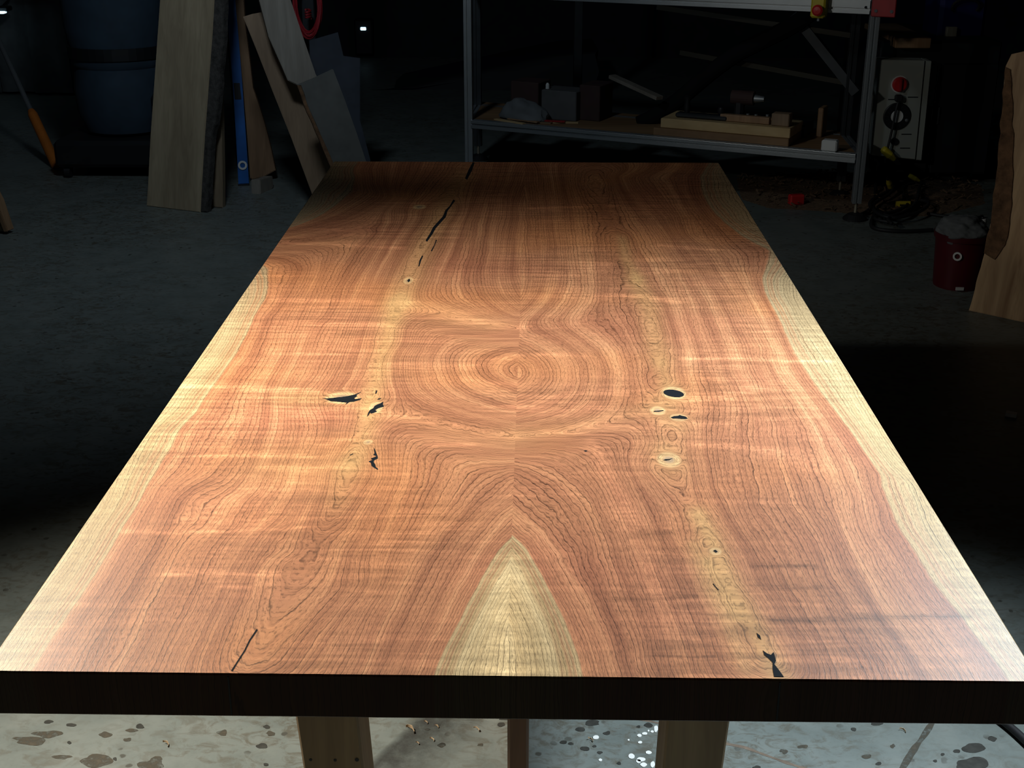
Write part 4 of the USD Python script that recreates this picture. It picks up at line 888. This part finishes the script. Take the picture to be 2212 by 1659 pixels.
# wide dark hose and the diagonal braces behind the frame opening
def fpt(px, py, b): return on_plane(np.array([float(px)]), np.array([float(py)]), fp(0, b, 0), en)[0]
hs = [fpt(1380, 268, .33), fpt(1450, 228, .36), fpt(1520, 170, .38), fpt(1600, 112, .40), fpt(1700, 62, .41), fpt(1760, 20, .41)]
obj('suction_hose', [tube(hs, .042, 14, 8)], 'hose', smooth=True, label='thick black hose rising through the frame', cat='hose')
obj('brace', bar(fpt(1715, 30, .46), fpt(1850, 200, .46), sbox(-.022, -.022, .022, .022)), 'steel_dark', fr, label='dark diagonal brace')
for px0, py0, px1, py1, lb in ((1470, 113, 1832, 179, 'lower yellowish bar deep in the frame'), (1420, 15, 1845, 77, 'upper yellowish bar deep in the frame')):
    obj('beam', bar(fpt(px0, py0, .46), fpt(px1, py1, .46), sbox(-.012, -.012, .012, .012)), 'beam_dark', fr)

# ------------------------------------------------------------------ control cabinet on a dark machine
yc = at_z(np.array([1900.]), np.array([408.]))[0][1]
mA, mB = at_y(np.array([1893., 2152.]), np.array([200., 200.]), yc+.12); ztop = at_y(np.array([1950.]), np.array([129.]), yc)[0][2]
mc = thing('machine_cabinet', 'black machine cabinet standing right of the frame', 'machine', ((mA[0]+mB[0])/2, yc+.5, 0))
mw = mB[0]-mA[0]; mx = (mA[0]+mB[0])/2
obj('body', box(mx, yc+.52, .05+(ztop+.05)/2, mw, .80, ztop+.05-.05, bevel=.01), 'black_paint', mc)
obj('plinth', box(mx, yc+.54, .03, mw-.08, .7, .06), 'steel_dark', mc)
for k in (0, 1):
    dd = obj('door', box(mA[0]+mw*(.25+.5*k), yc+.112, ztop*.52, mw*.47, .016, ztop*.86, bevel=.004), 'black_paint', mc); obj('handle', box(mA[0]+mw*(.47+.06*k), yc+.10, ztop*.55, .012, .02, .09, bevel=.004), 'steel_dark', dd)
def cp(px, py, y=yc): return at_y(np.array([float(px)]), np.array([float(py)]), y)[0]
cb = thing('control_box', 'grey green control box with a red knob and a dial', 'control box', cp(1940, 340))
def quad(px, y0, d, mat, name, par, label=None):
    V = np.array([cp(a, b, y0) for a, b in px]); c = V.mean(0); k = .004
    F2 = c+(V-c)*(1-k/np.linalg.norm(V-c, axis=1)[:, None]); return obj(name, trimesh.convex.convex_hull(np.vstack([F2, V+[0, k, 0], V+[0, d, 0]])), mat, par, label=label)
quad([(1903, 129), (1998, 131), (1977, 345), (1884, 336)], yc, .10, 'cabinet_grey', 'case', cb)
quad([(2001, 131), (2012, 132), (1990, 347), (1980, 346)], yc, .10, 'cabinet_grey', 'side_cover', cb)
kn = cp(1943, 182, yc); obj('knob_plate', lathe([(0, 0), (.042, 0), (.042, .003), (0, .003)], kn, (0, -1, 0), 32), 'white_plastic', cb, label='pale ring behind knob')
kb = obj('knob', lathe([(0, .003), (.037, .003), (.036, .014), (.030, .020), (0, .020)], kn, (0, -1, 0), 32), 'red_bright', cb, label='red rotary knob'); obj('grip_bar', box(kn[0], yc-.026, kn[2], .014, .016, .062, bevel=.004), 'red_paint', kb)
dl = cp(1937, 251, yc); obj('dial', lathe([(0, 0), (.068, 0), (.068, .006), (.064, .009), (.0, .009)], dl, (0, -1, 0), 40), 'black_paint', cb, label='round black dial'); obj('dial_face', lathe([(0, .0092), (.031, .0092), (.030, .0105), (0, .0105)], dl, (0, -1, 0), 32), 'white_plastic', cb, label='pale dial centre')
for k in range(16):
    a = k*2*math.pi/16; r0, r1 = .040, .058; obj('dial_mark', bar(dl+[math.sin(a)*r0, -.0098, math.cos(a)*r0], dl+[math.sin(a)*r1, -.0098, math.cos(a)*r1], sbox(-.0015, -.0006, .0015, .0006), hint=(0, 1, 0)), 'steel_dark', cb)
p = cp(1957, 259, yc); obj('pilot_light', lathe([(0, .009), (.008, .009), (.008, .014), (0, .016)], p, (0, -1, 0), 16), 'aluminium', cb)
for px, py, w in ((1972, 210, .05), (1925, 215, .03), (1958, 290, .05), (1955, 320, .05)): obj('marking', box(*(cp(px, py, yc)+[0, -.0005, 0]), w, .001, .005), 'steel_dark', cb)
p = cp(1931, 305, yc); obj('socket', lathe([(0, 0), (.018, 0), (.018, .012), (.012, .012), (.012, .004), (0, .004)], p, (0, -1, 0), 20), 'black_paint', cb)
pk = thing('cable_plug', 'black plug with cable hanging in front of the dial', 'plug', cp(1941, 215, yc-.02)); obj('body', box(*cp(1941, 212, yc-.022), .036, .03, .034, bevel=.006), 'black_rubber', pk)
obj('cable', tube([cp(1941, 218, yc-.022), cp(1935, 240, yc-.03), cp(1928, 275, yc-.03), cp(1920, 310, yc-.03), cp(1914, 335, yc-.03), cp(1912, 350, yc-.02)], .006), 'black_rubber', pk)
# yellow connectors on their cables
FLX = 'loose yellow connector'
def conn(p, q, lb, r=.014):
    c = thing('yellow_connector', lb, 'connector', p, 'yellow connectors near the control box'); d = q-p; n = np.linalg.norm(d)
    obj('shell', lathe([(0, 0), (r*.8, 0), (r, .01), (r, n*.6), (r*.75, n*.8), (r*.55, n), (0, n)], p, d, 18), 'yellow_plastic', c); obj('strain_relief', lathe([(r*.5, n), (r*.6, n+.008), (r*.4, n+.035), (0, n+.035)], p, d, 14), 'black_rubber', c)
conn(cp(1907, 321, yc-.05), cp(1932, 345, yc-.05), 'largest yellow connector hanging over the lower left of the control box', .02)
conn(cp(1964, 379, yc-.05), cp(1986, 391, yc-.05), 'yellow connector hanging below the right of the control box', .012)
conn(at_z(np.array([1924.]), np.array([405.]), .07)[0], at_z(np.array([1918.]), np.array([388.]), .12)[0], 'yellow connector standing up left of the cable tangle', .014)
pz = at_z(np.array([1934., 1966.]), np.array([438., 438.]), .03)
c = thing('yellow_tag', 'flat yellow tag lying on the cable tangle on the floor', 'tag', pz[0]); obj('plate', bar(pz[0]-[0, 0, .01], pz[1]-[0, 0, .01], sbox(-.018, -.006, .018, .006), hint=(0, 1, 0)), 'yellow_plastic', c); obj('imprint', bar(pz[0]*.7+pz[1]*.3-[0, 0.0065, .01], pz[0]*.3+pz[1]*.7-[0, .0065, .01], sbox(-.004, -.0008, .004, .0008), hint=(0, 1, 0)), 'black_paint', c)
# black cables: tangle below the control box and a long loop on the floor
def flp(S, z=.009): P = np.array([list(map(float, s.split(','))) for s in S.split()]); return at_z(P[:, 0], P[:, 1], z)
obj('power_cable', tube(flp('1905,440 1888,465 1882,482 1892,494 1930,499 1980,499 2015,497'), .009), 'black_rubber', smooth=True, label='black cable in a long loop on the floor towards the red bucket', cat='cable')
obj('power_cable', tube(np.vstack([[cp(1895, 350, yc-.04), cp(1893, 380, yc-.06)], flp('1890,425 1880,450 1862,462 1850,466', .012)]), .008), 'black_rubber', smooth=True, label='black cable dropping from the control box to the frame foot', cat='cable')
for k, (S, lb) in enumerate([('1945,360 1935,400 1910,420 1900,455 1930,470 1975,455 1990,430', 'black cable bundle curling below the middle of the control box'), ('1970,395 1965,430 1950,455 1915,470 1925,480', 'black cable under the flat yellow tag'), ('2000,460 2060,470 2100,473 2130,470', 'black cable running right behind the red bucket')]):
    r = np.random.default_rng(k); obj('power_cable', [tube(flp(S, .010+.014*j)+r.normal(0, .02, (len(S.split()), 3))*[1, 1, 0], .008) for j in range(3 if k < 2 else 1)], 'black_rubber', smooth=True, label=lb, cat='cable')
# wood on top of the cabinet
tz = cp(1930, 128, yc)[2]
V = []
wa, wb_ = cp(1933, 128, yc+.01), cp(2010, 130, yc+.01); hh = cp(1970, 108, yc+.01)[2]-cp(1970, 130, yc+.01)[2]
obj('cabinet_top_board', box((wa[0]+wb_[0])/2+.0, yc+.36, ztop+.051+hh/2, wb_[0]-wa[0], .66, hh, bevel=.004), 'board_red', label='brown wood board lying on top of the black cabinet', cat='board')
wb2 = at_z(np.array([2051.]), np.array([88.]), ztop+.05)[0]; obj('small_wood_block', box(wb2[0], min(wb2[1], yc+.85), ztop+.05+.036, .055, .05, .07, bevel=.004), 'oak_grey', label='small pale wood block standing at the back of the cabinet top', cat='wood block')
ob = cp(2152, 60, yc+.5); bc = thing('blue_case', 'dark blue tool case on the right end of the cabinet top', 'case', (mB[0]-.14, yc+.5, ztop+.05)); obj('shell', box(mB[0]-.14, yc+.5, ztop+.05+.11, .24, .3, .22, bevel=.02), 'blue_tool', bc); obj('handle', tube([(mB[0]-.2, yc+.34, ztop+.2), (mB[0]-.2, yc+.32, ztop+.24), (mB[0]-.08, yc+.32, ztop+.24), (mB[0]-.08, yc+.34, ztop+.2)], .007), 'black_rubber', bc)

# ------------------------------------------------------------------ shavings and a dusty patch under the frame and cabinet
rs = np.random.default_rng(11); PX = np.array([(1590, 385), (1700, 375), (1840, 372), (2000, 380), (2120, 400), (2130, 440), (2030, 466), (1930, 470), (1840, 462), (1760, 455), (1660, 450), (1600, 430)])
Q = at_z(PX[:, 0], PX[:, 1]); gy = Polygon(Q[:, :2]); x0, y0, x1, y1 = gy.bounds
from shapely import contains_xy
gx, gyv = np.meshgrid(np.linspace(x0, x1, 90), np.linspace(y0, y1, 60)); ins = gy.buffer(-.03); d = np.array([min(1, gy.exterior.distance(__import__('shapely').geometry.Point(a, b))/.15) if contains_xy(gy, a, b) else 0 for a, b in zip(gx.ravel(), gyv.ravel())])
zz = d*(.002+.022*fbm(np.c_[gx.ravel()*9, gyv.ravel()*9, gx.ravel()*0], 4, 2))-.001*(d == 0); i = (np.arange(59)[:, None]*90+np.arange(89)).ravel()
V = np.c_[gx.ravel(), gyv.ravel(), zz]; Fc = np.vstack([np.c_[i, i+1, i+91], np.c_[i, i+91, i+90]]); Fc = Fc[(d[Fc] > 0).any(1)]; used = np.unique(Fc); V = V[used]; Fc = np.searchsorted(used, Fc)
obj('sawdust_pile', (V, Fc), 'sawdust', smooth=True, label='low brown layer of sawdust on the floor under the frame', cat='sawdust', kind='stuff')
sh_ = []
while len(sh_) < 420:
    a, b = rs.uniform(x0, x1), rs.uniform(y0, y1)
    if contains_xy(gy, a, b) and rs.random() < .6+.4*(b > (y0+y1)/2):
        m = box(0, 0, 0, rs.uniform(.008, .04), rs.uniform(.004, .010), rs.uniform(.002, .005)); m.apply_transform(trimesh.transformations.euler_matrix(*rs.normal(0, .35, 2), rs.uniform(0, 6.3))); m.apply_translation((a, b, .008+rs.uniform(.004, .02))); sh_.append(m)
obj('wood_shavings', sh_, 'shaving', label='scattered wood shavings lying on the sawdust', cat='wood shavings', kind='stuff')
p = at_z(np.array([1704., 1737.]), np.array([446., 446.])); obj('red_scrap', box(p[:, 0].mean(), p[0, 1]+.02, .03, p[1, 0]-p[0, 0], .04, .05, rz=.25, bevel=.006), 'red_bright', label='small red plastic piece on the floor below the shelf', cat='scrap')

# ------------------------------------------------------------------ red bucket with a plastic bag in it
bl, brr = at_z(np.array([2011., 2131.]), np.array([618., 618.])); bc_ = (bl+brr)/2; R0 = (brr[0]-bl[0])/2*.98; by = bc_[1]+.02
bh = at_y(np.array([2070.]), np.array([500.]), by)[0][2]
bk = thing('red_bucket', 'dark red bucket with plastic in its mouth beside the leaning slab', 'bucket', (bc_[0], by, 0))
obj('body', lathe([(0, .004), (R0*.86, .0), (R0*.88, .01), (R0*.97, bh*.9), (R0*1.03, bh*.9), (R0*1.04, bh), (R0*1.0, bh), (R0*.96, bh*.93), (R0*.84, .012), (0, .012)], (bc_[0], by, 0), n=48), 'red_bucket', bk, smooth=30)
pp = np.array([bc_[0]-R0*.42, by-R0*.86, bh*.66]); obj('emblem', lathe([(.010, 0), (.017, 0), (.017, .004), (.010, .004), (.010, 0)], pp+[0, -.002, 0], (-.42, -.9, 0), 22), 'white_plastic', bk, label='small pale ring mark')
obj('bucket_label', box(bc_[0]-.02, by-R0*.88, .012, .03, .006, .012), 'white_plastic', bk)
m = trimesh.creation.icosphere(subdivisions=4); v = m.vertices; v = v*(.8+.5*(fbm(v*1.8+4, 4, 3)-.5))[:, None]*[R0*1.15, R0*1.15, .075]; v[:, 2] += bh+.005; m.vertices = v+[bc_[0]-.005, by, 0]
obj('plastic_sheet', m, 'bag_plastic', smooth=True, label='crumpled clear plastic sheet bulging from the red bucket', cat='plastic sheet')
hA = at_y(np.array([2121.]), np.array([503.]), by)[0]; hB = at_y(np.array([2122.]), np.array([472.]), by)[0]; hd = thing('tool_grip', 'white upright tool handle at the right rim of the red bucket', 'handle', hA)
obj('grip', lathe([(0, -.08), (.012, -.08), (.016, 0), (.017, .05), (.015, np.linalg.norm(hB-hA)), (0, np.linalg.norm(hB-hA)+.004)], hA, hB-hA, 20), 'white_plastic', hd, smooth=40); obj('cap', cyl(hB, hB+(hB-hA)*.06, .012, 16), 'black_rubber', hd)

# ------------------------------------------------------------------ live edge slab at right
s = Lean((2092, 671), (2212, 697), 5)
sl = thing('live_edge_slab', 'thick tan live edge slab standing at the right border', 'slab', s.A)
obj('slab', s.solid(live([(2092, 671), (2212, 697), (2330, 723), (2345, 40), (2212, 111), (2185, 117), (2173, 142), (2167, 200), (2163, 260), (2158, 330), (2150, 400), (2142, 470), (2128, 545), (2108, 610), (2092, 671)], 2.0, 14, 5), .06), 'slab_tan', sl)
obj('bark_edge', Lean((2092, 671), (2212, 697), 5, off=.003).solid(live([(2171, 144), (2184, 150), (2188, 217), (2191, 330), (2187, 440), (2174, 530), (2150, 562), (2126, 547), (2140, 470), (2148, 400), (2156, 330), (2161, 260), (2165, 200), (2171, 144)], 2.2, 7, 8), .04), 'bark_brown', sl, label='dark bark strip')
sr = thing('steel_support', 'dark steel upright the live edge slab leans on', 'support', (s.A[0]+.55, s.A[1]+.45, 0)); obj('upright', box(s.A[0]+.55, s.A[1]+.62, 1.0, .08, .08, 2.0, bevel=.006), 'steel_dark', sr); obj('foot', box(s.A[0]+.55, s.A[1]+.62, .006, .3, .3, .012), 'steel_dark', sr)

# ------------------------------------------------------------------ the two work spots on stands, the added spot and flood, and the right cable
def stand(name, lb, p, d, off, round_head):
    p = np.array(p, float); d = np.array(d, float); d /= np.linalg.norm(d)
    if round_head: k, bk = lathe([(0, -.20), (.05, -.20), (.07, -.17), (.125, -.10), (.128, -.095), (.12, -.095), (.06, -.155), (0, -.16)], p, d, 36), p-d*.20
    else:
        k = box(0, 0, 0, .36, .24, .04, bevel=.008); TT = np.eye(4); x, y, z = frame_of(d); TT[:3, 0], TT[:3, 1], TT[:3, 2], TT[:3, 3] = x, y, z, p-d*.03; k.apply_transform(TT); bk = p-d*.05
    c = np.array([bk[0]+off[0], bk[1]+off[1], 0]); f = thing('work_light', lb, 'work light', c)
    obj('housing', k, 'black_paint', f); obj('arm', cyl(bk, (c[0], c[1], bk[2]-.05), .010, 12), 'steel_dark', f); obj('stem', cyl((c[0], c[1], .28), (c[0], c[1], bk[2]-.04), .014, 16), 'steel_dark', f)
    for k in range(3):
        a = k*2.094+(.2 if off[0] > 0 else 3.34); obj('stand_leg', cyl((c[0], c[1], .30), (c[0]+.30*math.cos(a), c[1]+.30*math.sin(a), .008), .009, 12), 'steel_dark', f)
for (nm, p, q, *_), lb, off in zip(LAMPS, ('left work spot light on a stand, aimed at the near end of the table', 'right work spot light on a stand, aimed at the near end of the table', 'added unseen spot light on a tall stand, aimed over the table at the rack'), ((-.28, .05), (.28, .05), (-.25, -.1))): stand('work_light', lb, p, np.array(q)-np.array(p), off, True)
p, d = np.array(ADDED_FLOOD[0]), np.array(ADDED_FLOOD[1])/np.linalg.norm(ADDED_FLOOD[1]); hl = thing('hanging_flood', 'added unseen flood lamp hung from the ceiling, facing the boards at far left', 'lamp', p)
k = box(0, 0, 0, .36, .24, .04, bevel=.008); TT = np.eye(4); x, y, z = frame_of(d); TT[:3, 0], TT[:3, 1], TT[:3, 2], TT[:3, 3] = x, y, z, p-d*.03; k.apply_transform(TT)
obj('housing', k, 'black_paint', hl); obj('rod', cyl(p-d*.05, (p-d*.05)*[1, 1, 0]+[0, 0, 4.0], .010, 12), 'steel_dark', hl)
obj('lamp_cable', tube(np.vstack([flp('2150,1546 2190,1577 2215,1600 2260,1640'), [[1.22, .82, .009], [1.40, 1.05, .009]]]), .008, 10), 'black_rubber', smooth=True, label='black lamp cable on the concrete at the lower right corner', cat='cable')
